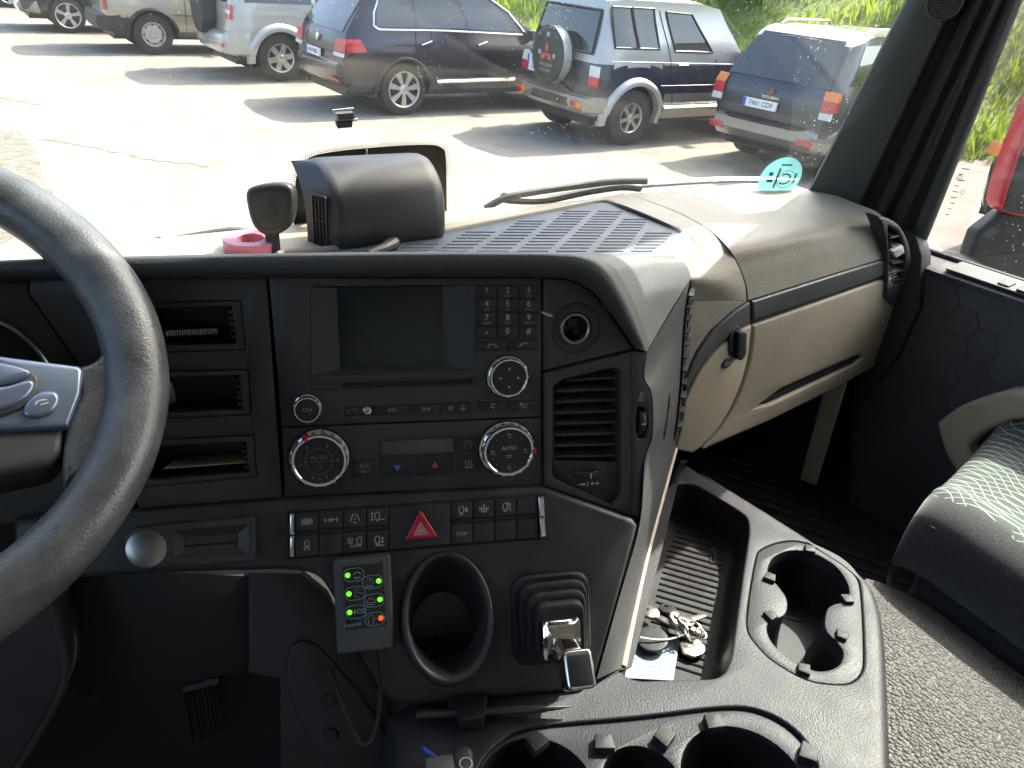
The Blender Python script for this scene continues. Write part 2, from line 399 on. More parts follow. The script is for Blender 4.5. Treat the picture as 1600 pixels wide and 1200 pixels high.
# clear film stuck to the glass by the right pillar
mb = MB(); rows = []
for j in range(9):
    t = j/8; a = (1246-14*t, 36+226*t); rows.append([onW(lerp(a[0], a[0]+230-120*t, i/8), a[1], .003) for i in range(9)])
mb.grid(rows); tag(mb.build('clear_film', 'film'), 'dusty clear film stuck on the windscreen beside the right pillar', 'film')
# round sticker
c0 = onW(1219, 278, .004); fs = Fr(c0, (.94, -.34, 0), (0, -.27, .96))
rt = empty('round_sticker', c0, 'round turquoise badge sticker low on the windscreen near the right pillar', 'sticker')
mb = MB(); mb.slab(fs, ell(0, 0, .042, .042, 48), -.0004, .0004, .0001); stk = mb.build('disc', 'sticker', rt)
mb = MB(); put_text(mb, fs, 'C', .012, -.003, .034, .0009, mirror=True)
mb.ribbon(fs, [(-.007, -.02), (-.007, .02)], .004, .0009); mb.ribbon(fs, [(-.026, .008), (-.018, .008)], .007, .0009); mb.ribbon(fs, [(-.026, -.006), (-.014, -.006)], .006, .0009)
mb.ribbon(fs, [(.012+.018*math.cos(a/10*PI*2), -.002+.018*math.sin(a/10*PI*2)) for a in range(10)], .0012, .0009, True)
mb.ribbon(fs, [(-.008, .027), (.014, .027)], .003, .0009); mb.ribbon(fs, [(.030, -.01), (.030, .012)], .003, .0009)
mb.build('marking', 'sticker_ink', rt)

# ---- right pillar: loft of strips along its length, on a plane that leans with the windscreen edge
PB0, PT0 = atx(1262, 303, 1.02), atx(1424, -8, 1.02)
dirp = (PT0-PB0).normalized()
acr = V((.13, -.235, 0))
FPIL = Fr(PB0, acr, dirp)
def pil(name, m, pxb, pxt, cs, parent=None, ext=(.06, .62), n=24, label=None):
    """strip between two pixel lines; pxb/pxt: x at the bottom row and top row for each section point, cs: relief"""
    mb = MB(); rows = []
    for (b, t, c) in zip(pxb, pxt, cs):
        A, B = FPIL.P(*b, c), FPIL.P(*t, c); d = (B-A).normalized()
        rows.append([A - d*ext[0] + (B-A+d*(ext[0]+ext[1]))*(i/n) for i in range(n+1)])
    mb.grid(rows); return mb.build(name, m, parent, sharp=60)
pr = empty('right_pillar', PB0, 'dark grey windscreen pillar with round tweeter and rubber door seals', 'pillar')
pil('pillar_trim', 'pillar', [(1258, 306), (1262, 305), (1300, 306), (1345, 309), (1354, 311)], [(1418, -8), (1423, -8), (1448, -8), (1492, -8), (1500, -8)], [-.03, 0, .012, .008, -.02], pr)
pil('seal_groove', 'void', [(1350, 311), (1372, 313), (1395, 313), (1460, 340)], [(1496, -8), (1515, -8), (1542, -8), (1600, -8)], [-.018, -.02, -.02, -.03], pr)
pil('fabric_seal', 'pillar_fabric', [(1372, 312), (1376, 313), (1384, 314), (1391, 315), (1394, 316)], [(1514, -8), (1520, -8), (1529, -8), (1539, -8), (1543, -8)], [-.02, -.006, 0, -.006, -.02], pr)
pil('rubber_seal', 'rubber', [(1399, 316), (1403, 318), (1411, 322), (1419, 326), (1423, 330)], [(1545, -8), (1550, -8), (1559, -8), (1568, -8), (1571, -8)], [-.03, -.016, -.011, -.016, -.03], pr)
pil('door_frame_seal', 'pillar', [(1425, 352), (1430, 354), (1441, 360), (1450, 366), (1452, 368)], [(1572, -8), (1578, -8), (1590, -8), (1600, -8), (1602, -8)], [-.04, -.024, -.018, -.024, -.04], pr)
# tweeter
ft = Fr(FPIL.P(1476, 3, .016), FPIL.u, FPIL.v)
mb = MB(); mb.lathe(ft, [(.0265, -.014), (.0265, .002), (.0255, .0042), (.0235, .0046), (.022, .0028)], 40, c0=False, c1=False); tw = mb.build('tweeter', 'pillar', pr)
mb = MB(); mb.lathe(ft, [(.0225, .0024), (.0225, .0026)], 36); mb.build('speaker_cloth', 'void', tw)
mb = MB()
for i in range(-5, 6):
    h = .0215*math.sqrt(max(0, 1-(i/5.6)**2)); mb.tube([ft.pt(i*.0039, -h, .0034), ft.pt(i*.0039, h, .0034)], .0009, 5); mb.tube([ft.pt(-h, i*.0039, .0034), ft.pt(h, i*.0039, .0034)], .0009, 5)
mb.build('speaker_mesh', 'device', tw)

# ================================================================ dashboard
dash = empty('dashboard', (.45, .9, 1.75), 'black and beige wrap-around dashboard of the cab', 'dashboard')
# flat base of the dash top
hb = FH(0)
mb = MB(); base = [(-1.16, .80), (-.30, .82), (.25, .72), (.47, .735), (.53, .775), (.60, .84), (1.02, .87), (1.04, .92), (1.02, .96)] + [(x, wy(x, ZD)-.012) for x in (.9, .7, .5, .3, .1, -.1, -.4, -.7, -1.0)] + [(-1.16, .85)]
mb.slab(hb, base, ZD-.05, ZD, .006); mb.build('dash_top', 'beige', dash)
# hood over the instrument panel
lowp = [(-700, 475), (-90, 442), (45, 437), (215, 434), (418, 433), (640, 432), (800, 432), (858, 433), (895, 437), (928, 456), (948, 480), (968, 508), (992, 544)]
ridp = [(-700, 446), (-90, 412), (45, 405), (215, 400), (418, 396), (640, 393), (800, 393), (862, 394), (912, 399), (947, 417), (966, 444), (985, 482), (1011, 549)]
bul = [.024]*7+[.024, .024, .024, .022, .018, .008]
Tp = []
for i, (x, y) in enumerate(ridp):
    p = FA.P(x, y, .012)
    if i < 8: q = p + NIN*.06; q.z = ZD-.004; Tp.append(q)
Tp += [atz(1030, 403, 2.10), atz(1060, 406, 2.098), atz(1071, 413, 2.094), atz(1077, 424, 2.086), atz(1079, 436, 2.075)]
rows = []
L0 = [FA.P(x, y, -.004) for x, y in lowp]; L1 = [FA.P(x, y+1, b*.55) for (x, y), b in zip(lowp, bul)]
Lm = [FA.P(lerp(a[0], b[0], .4), lerp(a[1], b[1], .4), c) for a, b, c in zip(lowp, ridp, bul)]
Lr = [FA.P(lerp(a[0], b[0], .85), lerp(a[1], b[1], .85), c*.95) for a, b, c in zip(lowp, ridp, bul)]
Lt = [FA.P(x, y, c*.6) for (x, y), c in zip(ridp, bul)]
Lt2 = [lerp(a, b, .06)+V((0, 0, .001)) for a, b in zip(Lt, Tp)]
def dens(row): return crv(row, 5)
mb = MB(); mb.grid([dens(r) for r in (L0, L1, Lm, Lr, Lt, Lt2)]); mb.build('hood_pad', 'pad', dash, sharp=75)
mb = MB(); mb.grid([dens(Lt2), dens([lerp(a, b, .5)+V((0, 0, .003)) for a, b in zip(Lt2, Tp)]), dens(Tp), dens([p+V((0, 0, -.03)) for p in Tp])]); mb.build('hood_top', 'pad_grey', dash, sharp=60)
# grey side of the cockpit, turned towards the passenger
fe = [(1011, 550), (1007, 590), (1019, 616), (1020, 680), (1007, 722), (1000, 818), (966, 940), (932, 1062)]
be = [(1079, 437), (1074, 490), (1070, 550), (1066, 610), (1060, 680), (1045, 740), (1008, 880), (974, 1042)]
FEp = [FA.P(*fe[i], .006) for i in range(5)] + [FB.P(*p, -.004) for p in fe[5:]]
BEp = [atz(1079, 437, 2.074)] + [FG.P(*be[i], -.012) for i in (1, 2, 3, 4)]
qa, qb = FG.P(1060, 680, -.012), atz(974, 1042, ZC)
BEp += [lerp(qa, qb, .22), lerp(qa, qb, .6), qb]
BEp[5] = CAM + (ray(*be[5]).normalized())*((BEp[5]-CAM).length); BEp[6] = CAM + (ray(*be[6]).normalized())*((BEp[6]-CAM).length)
FEd, BEd = crv(FEp, 4), crv(BEp, 4)
mb = MB(); mb.grid([[a for a in FEd]] + [[lerp(a, b, t) for a, b in zip(FEd, BEd)] for t in (.04, .3, .6, .9, 1)]); mb.build('cockpit_side', 'pad', dash, sharp=50)
# beige edge of the side and inner tray wall line
mb = MB(); mb.tube([lerp(a, b, 1.01) for a, b in zip(FEd[14:], BEd[14:])], .0035, 8); mb.build('side_edge', 'beige', dash)
def S(i, t): # point on the cockpit side: i along the height 0..7, t across
    k = min(len(FEd)-2, int(i*4)); fr_ = i*4-k
    return lerp(lerp(FEd[k], FEd[k+1], fr_), lerp(BEd[k], BEd[k+1], fr_), t)
# slit vent with louvres on that side
mb = MB(); sv = [S(.05, .97), S(1, .9), S(2, .86), S(3, .84), S(4, .8)]; sw = [S(.05, .995), S(1, .995), S(2, .995), S(3, .99), S(4, .99)]
nS = (S(2, 1)-S(2, 0)).cross(S(3, .5)-S(1, .5)).normalized(); nS = nS if nS.dot(CAM-S(2, .5)) > 0 else -nS
mb.grid([[p+nS*.003 for p in crv(sv, 4)], [p+nS*.003 for p in crv(sw, 4)]]); sv_o = mb.build('side_vent', 'void', dash)
me_l = MB()
for i in range(11):
    t = .35+i*.335; a, b = S(t, lerp(.9, .82, t/4)), S(t-.12, .985)
    mb = MB(); mb.loft([[a+nS*.003, a+nS*.011+V((0, 0, -.001)), a+nS*.003+V((0, 0, -.0042))], [b+nS*.003, b+nS*.008, b+nS*.003+V((0, 0, -.004))]], cap0=True, cap1=True); mb.build('louvre', 'pad_grey', sv_o)
mb = MB(); a = S(1.45, .93)+nS*.006; mb.lathe(Fr(a, nS.cross(Z), Z), [(.007, -.002), (.0075, .002), (.006, .006), (.002, .008)], 12); mb.build('vent_tab', 'white_plastic', sv_o)
mb = MB(); a = S(2.55, .45); b = S(3.75, .42); d = (S(3, 1)-S(3, 0)).normalized()
mb.loft([[lerp(a, b, k/8)+d*(.022*math.sin(PI*(k+.6)/9.2))*s*1.0+nS*.0015 for k in range(9)] for s in (-1, 1)], closed=False); sw_o = mb.build('side_wheel_recess', 'void', dash)
mb = MB(); mb.loft([[lerp(a, b, k/8)+d*(.010*math.sin(PI*(k+.6)/9.2))*s+nS*(.0015+.008*math.sin(PI*k/8)) for k in range(9)] for s in (-1, -.4, .4, 1)], closed=False); mb.build('side_wheel', 'panel', dash)

# passenger side: padded top right of the seam
def quadgrid(prs, fn, n=14):
    rows = []
    for k, (a, b) in enumerate(prs): rows.append([fn(k, lerp(a[0], b[0], i/n), lerp(a[1], b[1], i/n)) for i in range(n+1)])
    return rows
prs = [((978, 302), (1268, 297)), ((1014, 314), (1300, 303)), ((1060, 332), (1338, 318)), ((1104, 356), (1368, 330)), ((1136, 385), (1383, 345)), ((1155, 415), (1386, 362)), ((1166, 445), (1386, 384)), ((1169, 469), (1386, 401))]
def fpad(k, x, y):
    if k <= 3: return atz(x, y, (2.097, 2.101, 2.101, 2.098)[k])
    return FG.P(x, y, (0, 0, 0, 0, -.022, -.010, -.003, .002)[k])
mb = MB(); g = [dens(list(c)) for c in zip(*quadgrid(prs, fpad))]; mb.grid(g); mb.build('passenger_pad', 'taupe', dash, sharp=80)
prs2 = [((936, 309), (974, 302)), ((975, 321), (1012, 314)), ((1025, 341), (1058, 332)), ((1072, 364), (1102, 356)), ((1088, 384), (1134, 385)), ((1085, 408), (1153, 415)), ((1080, 436), (1164, 445)), ((1077, 470), (1166, 469))]
def fwing(k, x, y):
    if k <= 3: return atz(x, y, (2.097, 2.101, 2.101, 2.098)[k])
    P1 = FG.P(x, y, (0, 0, 0, 0, -.022, -.010, -.003, .002)[k])
    t = {4: 1088, 5: 1085, 6: 1080, 7: 1077}[k]; t = (x-t)/80.0
    if k <= 6:
        P0 = atz(x, y, (0, 0, 0, 0, 2.092, 2.085, 2.075)[k]); return lerp(P0, P1, min(1, max(0, t)))
    return P1
mb = MB(); g = [dens(list(c)) for c in zip(*quadgrid(prs2, fwing, 8))]; mb.grid(g); mb.build('wing_pad', 'taupe', dash, sharp=80)
mb = MB(); ra = [atz(1010, 400, 2.1), atz(1060, 406, 2.098), atz(1071, 413, 2.094), atz(1077, 424, 2.086), atz(1079, 436, 2.075)]; rb = [atz(1066, 362, 2.098), atz(1074, 366, 2.0975), atz(1089, 385, 2.091), atz(1086, 408, 2.084), atz(1081, 436, 2.074)]
mb.grid([crv(ra, 3), [lerp(a, b, .5)+Z*.002 for a, b in zip(crv(ra, 3), crv(rb, 3))], crv(rb, 3)]); mb.build('wing_corner', 'taupe', dash, sharp=80)
mb = MB(); mb.slab(FG, FG.loop([(1077, 470), (1166, 469), (1140, 487), (1108, 515), (1086, 547), (1068, 588), (1071, 540)]), -.03, .002, .001); mb.build('wing_face', 'taupe', dash)
# dark strip
mb = MB(); mb.slab(FG, FG.loop([tuple(p) for p in crv([(1168, 470), (1140, 488), (1112, 513), (1088, 546), (1067, 590)], 5)] + [tuple(p) for p in crv([(1066, 620), (1086, 578), (1118, 540), (1145, 517), (1169, 502)], 5)]), -.03, .006, .004, seg=4); mb.build('trim_strip', 'strip', dash)
mb = MB(); mb.slab(FG, FG.loop([(1172, 469), (1386, 401), (1388, 426), (1173, 500)]), -.03, .006, .005, seg=4); mb.build('trim_strip', 'strip', dash)
# dark chamfer under the strip
mb = MB(); mb.slab(FG, FG.loop([(1172, 490), (1387, 418), (1389, 431), (1173, 506)]), -.03, .0015, .001); mb.build('strip_gap', 'panel_dark', dash)
# lids
lidl = [tuple(p) for p in crv([(1170, 506), (1145, 520), (1118, 544), (1087, 582), (1066, 626)], 4)] + [(1062, 660), (1052, 700), (1078, 706)] + [tuple(p) for p in crv([(1090, 697), (1120, 664), (1145, 620), (1163, 565), (1170, 510)], 4)]
mb = MB(); mb.slab(FG, FG.loop(lidl), -.10, .006, .004, seg=3); lid_l = mb.build('side_lid', 'beige', dash)
lidr = [(1174, 507), (1389, 431), (1403, 462), (1402, 490)] + [tuple(p) for p in crv([(1396, 515), (1384, 545), (1362, 570), (1330, 590)], 4)] + [(1300, 606), (1200, 655), (1096, 700)] + [tuple(p) for p in crv([(1096, 698), (1124, 664), (1149, 620), (1167, 565), (1174, 512)], 4)][:-1]
gr = [tuple(p) for p in [(1173, 637), (1215, 606), (1330, 556), (1343, 552), (1344, 558), (1332, 568), (1200, 630)]]
mb = MB(); mb.slab(FG, FG.loop(lidr), -.18, .006, .005, seg=3, holes=[(FG.loop(gr), .008, False)]); lid_r = mb.build('glovebox_lid', 'beige_worn', dash)
mb = MB(); mb.slab(FG, off(ccw(FG.loop(gr)), -.0006), -.012, -.004, .0005); gp = mb.build('grip_slot', 'void', lid_r)
mb = MB()
for i in range(26):
    x = 1186+i*6.1; y = 628-(x-1186)*.49
    a, b = FG.P(x, y+1, -.002), FG.P(x+7, y-12+(8 if i < 4 else 0), -.002); mb.tube([a, b], .0009, 4); 
mb.tube([FG.P(1185, 629, -.002), FG.P(1338, 555, -.002)], .0008, 4); mb.tube([FG.P(1196, 627, -.002), FG.P(1340, 559, -.002)], .0008, 4); mb.build('grip_mesh', 'strip', lid_r)
# underside so that no light leaks behind the lids
mb = MB(); mb.box(FG, -.5, -.30, -.30, .07, .07, -.19); mb.build('glovebox_back', 'panel_dark', dash)
# hook and socket cover with round 12V label
hk = empty('socket_hook', FG.P(1142, 560), 'small black bag hook on the beige side lid of the dash', 'hook')
mb = MB(); mb.slab(FG, rnd(FG.loop([(1142, 513), (1155, 514), (1154, 548), (1147, 558), (1141, 556)]), .004), .0065, .016, .002); mb.build('hook', 'panel_dark', hk)
mb = MB(); mb.slab(FG, rnd(FG.loop([(1132, 522), (1142, 512), (1142, 556), (1134, 552)]), .006), .0065, .009, .001); mb.build('recess', 'void', hk)
mb = MB(); mb.tube([FG.P(1140, 516, .014), FG.P(1148, 509, .018), FG.P(1154, 513, .016)], .0022, 8); mb.build('latch', 'chrome_dull', hk)
sk = empty('socket_label', FG.P(1135, 568), 'small round black 12V socket disc below the hook', 'socket')
c = FG.px(1135, 568, .007); mb = MB(); mb.slab(FG, ell(*c, .0105, .0085), .0066, .0085, .001); mb.build('disc', 'panel_dark', sk)
mb = MB(); put_text(mb, FG, '12V', *c, .010, .0089); mb.build('marking', 'white_print', sk)
# ribbed mat on the dash top
mpx = [(430, 396), (520, 388), (600, 380), (700, 360), (930, 315), (948, 314), (1000, 331), (1045, 350), (1068, 364), (1073, 374), (1060, 402), (960, 412), (700, 416), (480, 420)]
mpoly = ccw([tuple(atz(x, y, ZD+.004)[:2]) for x, y in mpx])
mrt = empty('dash_mat', (.4, .85, ZD), 'blue-grey ribbed rubber mat on the dashboard top', 'mat')
mb = MB(); mb.slab(hb, rnd(mpoly, .012), ZD+.0005, ZD+.0035, .0012); mb.build('base', 'mat_blue', mrt)
mb = MB(); rim = rnd(mpoly, .012); mb.tube([V((x, y, ZD+.003)) for x, y in rim], .005, 8, closed=True); mb.build('rim', 'taupe', mrt)
def inside(p, poly):
    c_ = False; n = len(poly)
    for i in range(n):
        a, b = poly[i], poly[i-1]
        if (a[1] > p[1]) != (b[1] > p[1]) and p[0] < (b[0]-a[0])*(p[1]-a[1])/(b[1]-a[1])+a[0]: c_ = not c_
    return c_
inn = off(mpoly, .012); rib = None; nrib = 0
fm = Fr((.35, .85, ZD+.0034), UA, NIN)
for i in range(-11, 10):
    for j in range(-18, 18):
        a = i*.055+j*.0085; b = j*.0132
        ok_ = all(inside(fm.pt(a+s*.022, b)[:2], inn) for s in (-1, 0, 1))
        p = fm.pt(a, b)
        if not ok_ or nrib >= 290: continue
        # only those not under the hood
        if FA.loc(p)[2] > -.10 and p.x < .3: continue
        if rib is None:
            mb = MB(); mb.slab(Fr(p, UA, NIN), rect(-.0215, -.0013, .0215, .0013, .0009, 2), 0, .0011, .0005, seg=1, back=False); rib = mb.build('rib', 'mat_rib', mrt) if 'mat_rib' in MATS else mb.build('rib', 'mat_blue', mrt); rp = p
        else:
            q = rib.copy(); COL.objects.link(q); q.parent = mrt; q.location = rib.location + (p-rp)
        nrib += 1
# side vent at the right end of the dash
sv = empty('end_vent', FG.P(1400, 470), 'black air vent with slats at the door end of the dash', 'air vent')
vo = [tuple(p) for p in crv([(1372, 338), (1390, 342), (1408, 355), (1422, 385), (1425, 425), (1418, 455), (1407, 486)], 4)] + [(1400, 483), (1384, 466), (1386, 440), (1387, 400), (1384, 372), (1378, 352)]
vi = [tuple(p) for p in crv([(1388, 352), (1405, 364), (1414, 392), (1414, 430), (1411, 442)], 3)] + [(1390, 447), (1391, 400), (1388, 374)]
mb = MB(); mb.slab(FG, FG.loop(vo, .012), -.012, .012, .004, seg=3, holes=[(FG.loop(vi, .012), .022, True)]); mb.build('frame', 'panel', sv)
for i in range(6):
    y0 = 366+i*13.5; xl = 1389+min(2, i); xr = min(1413, 1405+i*3)
    mb = MB(); a, b = FG.P(xl, y0+4, .004), FG.P(xr, y0, .004); mb.loft([[a+V((0, -.004, .001)), a+V((0, .014, .006)), a+V((0, .014, .003)), a+V((0, -.004, -.002))], [b+V((0, -.004, .001)), b+V((0, .014, .006)), b+V((0, .014, .003)), b+V((0, -.004, -.002))]], cap0=True, cap1=True); mb.build('slat', 'strip', sv)
mb = MB(); mb.slab(FG, rnd(FG.loop([(1392, 392), (1408, 382), (1411, 394), (1398, 402)], .01), .003), .005, .014, .002); mb.build('tab', 'white_plastic', sv)
mb = MB()
for k in range(3): mb.ribbon(FG, FG.loop([(1388+k*1.5, 428+k*4), (1402, 422+k*4.5)], .0135), .0012, .0125)
mb.build('marking', 'white_print', sv)

mb = MB(); fe_ = Fr((1.13, 0, 0), (0, -1, 0), Z); mb.slab(fe_, fe_.loop([(1372, 322), (1432, 372), (1440, 400), (1436, 480), (1400, 560), (1335, 640), (1330, 560), (1345, 420)]), -.03, 0, .003); mb.build('dash_end', 'panel_dark', dash)
# ================================================================ instrument panel pieces (frame FA)
def plate(fr, name, m, pxs, n0, n1, ch, parent, r=0, holes=(), **k):
    l = fr.loop(pxs, n1); l = rnd(l, r) if r else l
    mb = MB(); mb.slab(fr, l, n0, n1, ch, holes=holes); return mb.build(name, m, parent, **k)
def icon(fr, name, m, c, parent, strokes=(), texts=(), polys=(), w_=.0007):
    mb = MB()
    for s in strokes:
        cl = len(s) > 2 and s[0] == s[-1]; mb.ribbon(fr, s[:-1] if cl else s, w_, c, cl)
    for t in texts: put_text(mb, fr, t[0], t[1], t[2], t[3], c)
    for q in polys: mb.poly([fr.pt(x, y, c) for x, y in q])
    return mb.build(name, m, parent, smooth=False, recalc=False)
def circ(x, y, r, n=14, a0=0, a1=360): return [(x+r*math.cos(R(a0+(a1-a0)*i/n)), y+r*math.sin(R(a0+(a1-a0)*i/n))) for i in range(n+1)]

# instrument cluster behind the wheel
ic = empty('instrument_cluster', FA.P(20, 700), 'dark instrument cluster behind the steering wheel', 'instrument cluster')
plate(FA, 'cluster_plate', 'panel', [(-700, 474), (-90, 441), (44, 436), (44, 458), (114, 560), (159, 650), (202, 761), (215, 795), (-150, 838), (-700, 900)], -.05, -.010, .002, ic)
mb = MB(); c = FA.px(-62, 622, -.008); mb.tube([FA.pt(c[0]+.0815*math.cos(a/48*2*PI), c[1]+.0815*math.sin(a/48*2*PI), -.006) for a in range(48)], .0022, 8, closed=True); mb.build('gauge_ring', 'chrome_dull', ic)
mb = MB(); mb.slab(FA, ell(*c, .079), -.010, -.0085, .0003); mb.build('gauge_face', 'void', ic)

# storage column
stc = empty('storage_column', FA.P(330, 780), 'black panel column with three open storage slots beside the steering wheel', 'panel')
slots = [([(225, 473), (377, 469), (384, 547), (225, 552)], [(235, 482), (362, 478), (369, 537), (235, 541)]),
         ([(225, 581), (388, 577), (394, 648), (225, 658)], [(235, 590), (373, 586), (380, 640), (235, 647)]),
         ([(228, 688), (397, 679), (402, 746), (222, 762), (217, 724)], [(231, 699), (384, 690), (390, 738), (232, 751)])]
H = [(rnd(FA.loop(o), .003), .006, False) for o, i in slots]
mb = MB(); mb.slab(FA, FA.loop([(46, 435), (416, 434), (441, 778), (217, 795), (204, 761), (161, 650), (116, 560), (46, 458)]), -.05, 0, .0012, holes=H); mb.build('column_panel', 'panel', stc)
for o, i in slots:
    mb = MB(); mb.slab(FA, off(ccw(rnd(FA.loop(o, -.0015), .003)), .0006), -.0055, -.0015, .001, holes=[(rnd(FA.loop(i, -.0015), .002), None, False)], back=False); f = mb.build('slot_frame', 'panel', stc)
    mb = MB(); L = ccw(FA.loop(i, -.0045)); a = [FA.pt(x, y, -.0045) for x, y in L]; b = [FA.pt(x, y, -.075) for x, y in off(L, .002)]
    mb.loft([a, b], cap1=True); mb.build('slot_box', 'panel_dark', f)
    x1, y1 = i[1]; x2, y2 = i[2]
    for k in range(5):
        t = .15+.17*k; p = FA.px(lerp(x1, x2, t)-2, lerp(y1, y2, t), -.003); mb = MB(); mb.slab(FA, rect(p[0]-.003, p[1]-.0016, p[0]+.002, p[1]+.0016, .0012, 2), -.03, -.0025, .0006); mb.build('slot_rib', 'panel', f)
def onpl(p, q, fr): return fr.P(p, q)
mb = MB(); fl = Fr(FA.pt(0, 0, 0), UA, FA.v*.25 - FA.n)       # tilted paper
q = [FA.P(256, 733, -.012), FA.P(385, 723, -.012), FA.P(385, 710, -.045), FA.P(275, 717, -.045)]
mb.loft([q, [p+V((0, 0, .0008)) for p in q]], cap0=True, cap1=True); tag(mb.build('paper_slip', 'paper', smooth=False), 'folded cream paper slip lying in the lowest storage slot', 'paper')
mb = MB(); q = [FA.P(240, 528, -.014), FA.P(342, 523, -.014), FA.P(352, 514, -.05), FA.P(240, 517, -.05)]
mb.loft([q, [p+V((0, 0, .006)) for p in q]], cap0=True, cap1=True)
cdc = mb.build('notebook', 'panel_dark', smooth=False); tag(cdc, 'small dark ring notebook with pale edge lying in the top storage slot', 'notebook')
mb = MB()
for k in range(20): p = FA.P(262+k*4, 527.5-k*.2, -.0125); mb.tube([p+V((0, 0, -.001)), p+V((0, -.002, .003)), p+V((0, .001, .007))], .0006, 4)
mb.build('binding', 'chrome_dull', cdc)

# ---------------- radio
rad = empty('radio_unit', FA.P(640, 660), 'black radio with dark screen, number keypad and chrome ringed dials', 'radio')
scr_o = [(485, 448), (742, 445), (741, 578), (487, 588)]
scr_i = [(526, 450), (691, 448), (693, 571), (532, 576)]
cdl = [(485, 597), (745, 589), (746, 601), (486, 610)]
mb = MB(); mb.slab(FA, FA.loop([(420, 434), (846, 434), (846, 651), (441, 667)]), -.05, 0, .0012, holes=[(FA.loop(scr_o), .0001, False), (FA.loop(cdl), .002, True), (FA.loop([(537, 636), (587, 634), (587, 648), (538, 650)]), .003, True)]); mb.build('face_plate', 'panel', rad)
mb = MB(); A = [FA.pt(*p, -.0002) for p in ccw(FA.loop(scr_o))]; B = [FA.pt(*p, -.007) for p in ccw(FA.loop(scr_i, -.007))]
mb.loft([A, B]); mb.build('screen_bezel', 'panel', rad, sharp=10)
mb = MB(); mb.slab(FA, FA.loop(scr_i, -.007), -.009, -.0075, .0003); mb.build('screen', 'screen', rad)
plate(FA, 'disc_slot', 'void', [(534, 599), (738, 592), (738, 599), (534, 606)], -.003, -.0014, .0002, rad)
p = FA.px(731, 456, .0002); mb = MB(); mb.slab(FA, ell(*p, .0012, .0012, 12), -.001, .0003, .0001); mb.build('microphone_hole', 'void', rad)
# number keys
xs = [745, 776, 810, 842]; ys = [446, 466.5, 488, 509.5, 530]
glyph = [['1', '2', '3'], ['4', '5', '6'], ['7', '8', '9'], ['*', '0', '#']]; sub = [['', 'ABC', 'DEF'], ['GHI', 'JKL', 'MNO'], ['PQRS', 'TUV', 'WXYZ'], ['', '', '']]
def key(pxs, parent, texts=(), strokes=(), polys=(), m='key', n1=.0022, ch=.0008, pm='white_print', gap=.0004, w_=.0006, r=.0008):
    l = off(ccw(FA.loop(pxs, n1)), gap); mb = MB(); mb.slab(FA, rnd(l, r, 3), -.002, n1, ch, back=False); k = mb.build('button', m, parent)
    cx = sum(p[0] for p in l)/len(l); cy = sum(p[1] for p in l)/len(l)
    if texts or strokes or polys:
        f = FA.shift(cx, cy); icon(f, 'marking', pm, n1+.0003, k, strokes, texts, polys, w_)
    return k
def q4(x0, x1, y0, y1, s=0.0): return [(x0, y0), (x1, y0+s*(x1-x0)), (x1, y1+s*(x1-x0)), (x0, y1)]
for r_ in range(4):
    for c_ in range(3):
        t = [(glyph[r_][c_], 0, (-.0018 if glyph[r_][c_] == '*' else .0016), .0085)]
        k = key(q4(xs[c_], xs[c_+1], ys[r_], ys[r_+1], -.01), rad, t)
        if sub[r_][c_]:
            l = FA.loop(q4(xs[c_], xs[c_+1], ys[r_], ys[r_+1]), .0022); f = FA.shift(sum(p[0] for p in l)/4, sum(p[1] for p in l)/4); icon(f, 'marking', 'grey_print', .0025, k, texts=[(sub[r_][c_], 0, -.0042, .0036)])
ph = [circ(0, -.003, .005, 8, 20, 160)]
hand = [(-.0048, -.001), (-.003, .0016), (.003, .0016), (.0048, -.001)]
key(q4(745, 793, 533, 549, -.02), rad, strokes=[hand, [(-.0055, -.0012), (-.003, -.0012)], [(.003, -.0012), (.0055, -.0012)]], w_=.0011, pm='grey_print')
key(q4(794, 842, 532, 548, -.02), rad, strokes=[[(-.005, -.002), (-.002, .0015), (.003, .0025), (.0055, .001)]], w_=.0013, pm='grey_print')
key(q4(747, 793, 628, 642, -.02), rad, texts=[('C', 0, 0, .0068)])
key(q4(794, 841, 626.5, 640.5, -.02), rad, strokes=[[(-.004, .001), (-.0015, .003)], [(-.004, .001), (-.0015, -.001)], [(-.004, .001), (.004, .001), (.004, -.002), (-.001, -.002)]])
sk_ = lambda d: [[(d*.0005, .002), (d*.0035, 0), (d*.0005, -.002), (d*.0005, .002)], [(-d*.003, .002), (d*.0, 0), (-d*.003, -.002), (-d*.003, .002)], [(d*.0042, .002), (d*.0042, -.002)]]
key([(588, 634.5), (639, 632), (639.5, 648), (588, 649.5)], rad, strokes=sk_(-1))
key([(640, 632), (688, 630), (688.5, 646), (640, 648)], rad, strokes=sk_(1))
key([(689, 630), (738, 628), (738, 644), (689, 646)], rad, strokes=[[(-.008, .0012), (-.0066, .0012), (-.005, .0024), (-.005, -.0024), (-.0066, -.0012), (-.008, -.0012), (-.008, .0012)], [(.004, -.0008), (.0065, .0024), (.009, -.0008), (.004, -.0008)], [(.004, -.0024), (.009, -.0024)]])
p = FA.px(550.5, 643, 0); mb = MB(); mb.slab(FA, rect(p[0]-.0042, p[1]-.0022, p[0]+.0042, p[1]+.0022, .0012), -.004, -.0008, .0003, holes=[(rect(p[0]-.0034, p[1]-.0014, p[0]+.0034, p[1]+.0014, .0006), .003, True)]); mb.build('usb_port', 'chrome_dull', rad)
fj = FA.shift(*FA.px(574, 642, 0)); mb = MB(); mb.lathe(fj, [(.0044, -.003), (.0044, .0006), (.0038, .001), (.0022, .001), (.0020, -.002)], 24, c1=False); mb.build('audio_jack', 'chrome', rad)
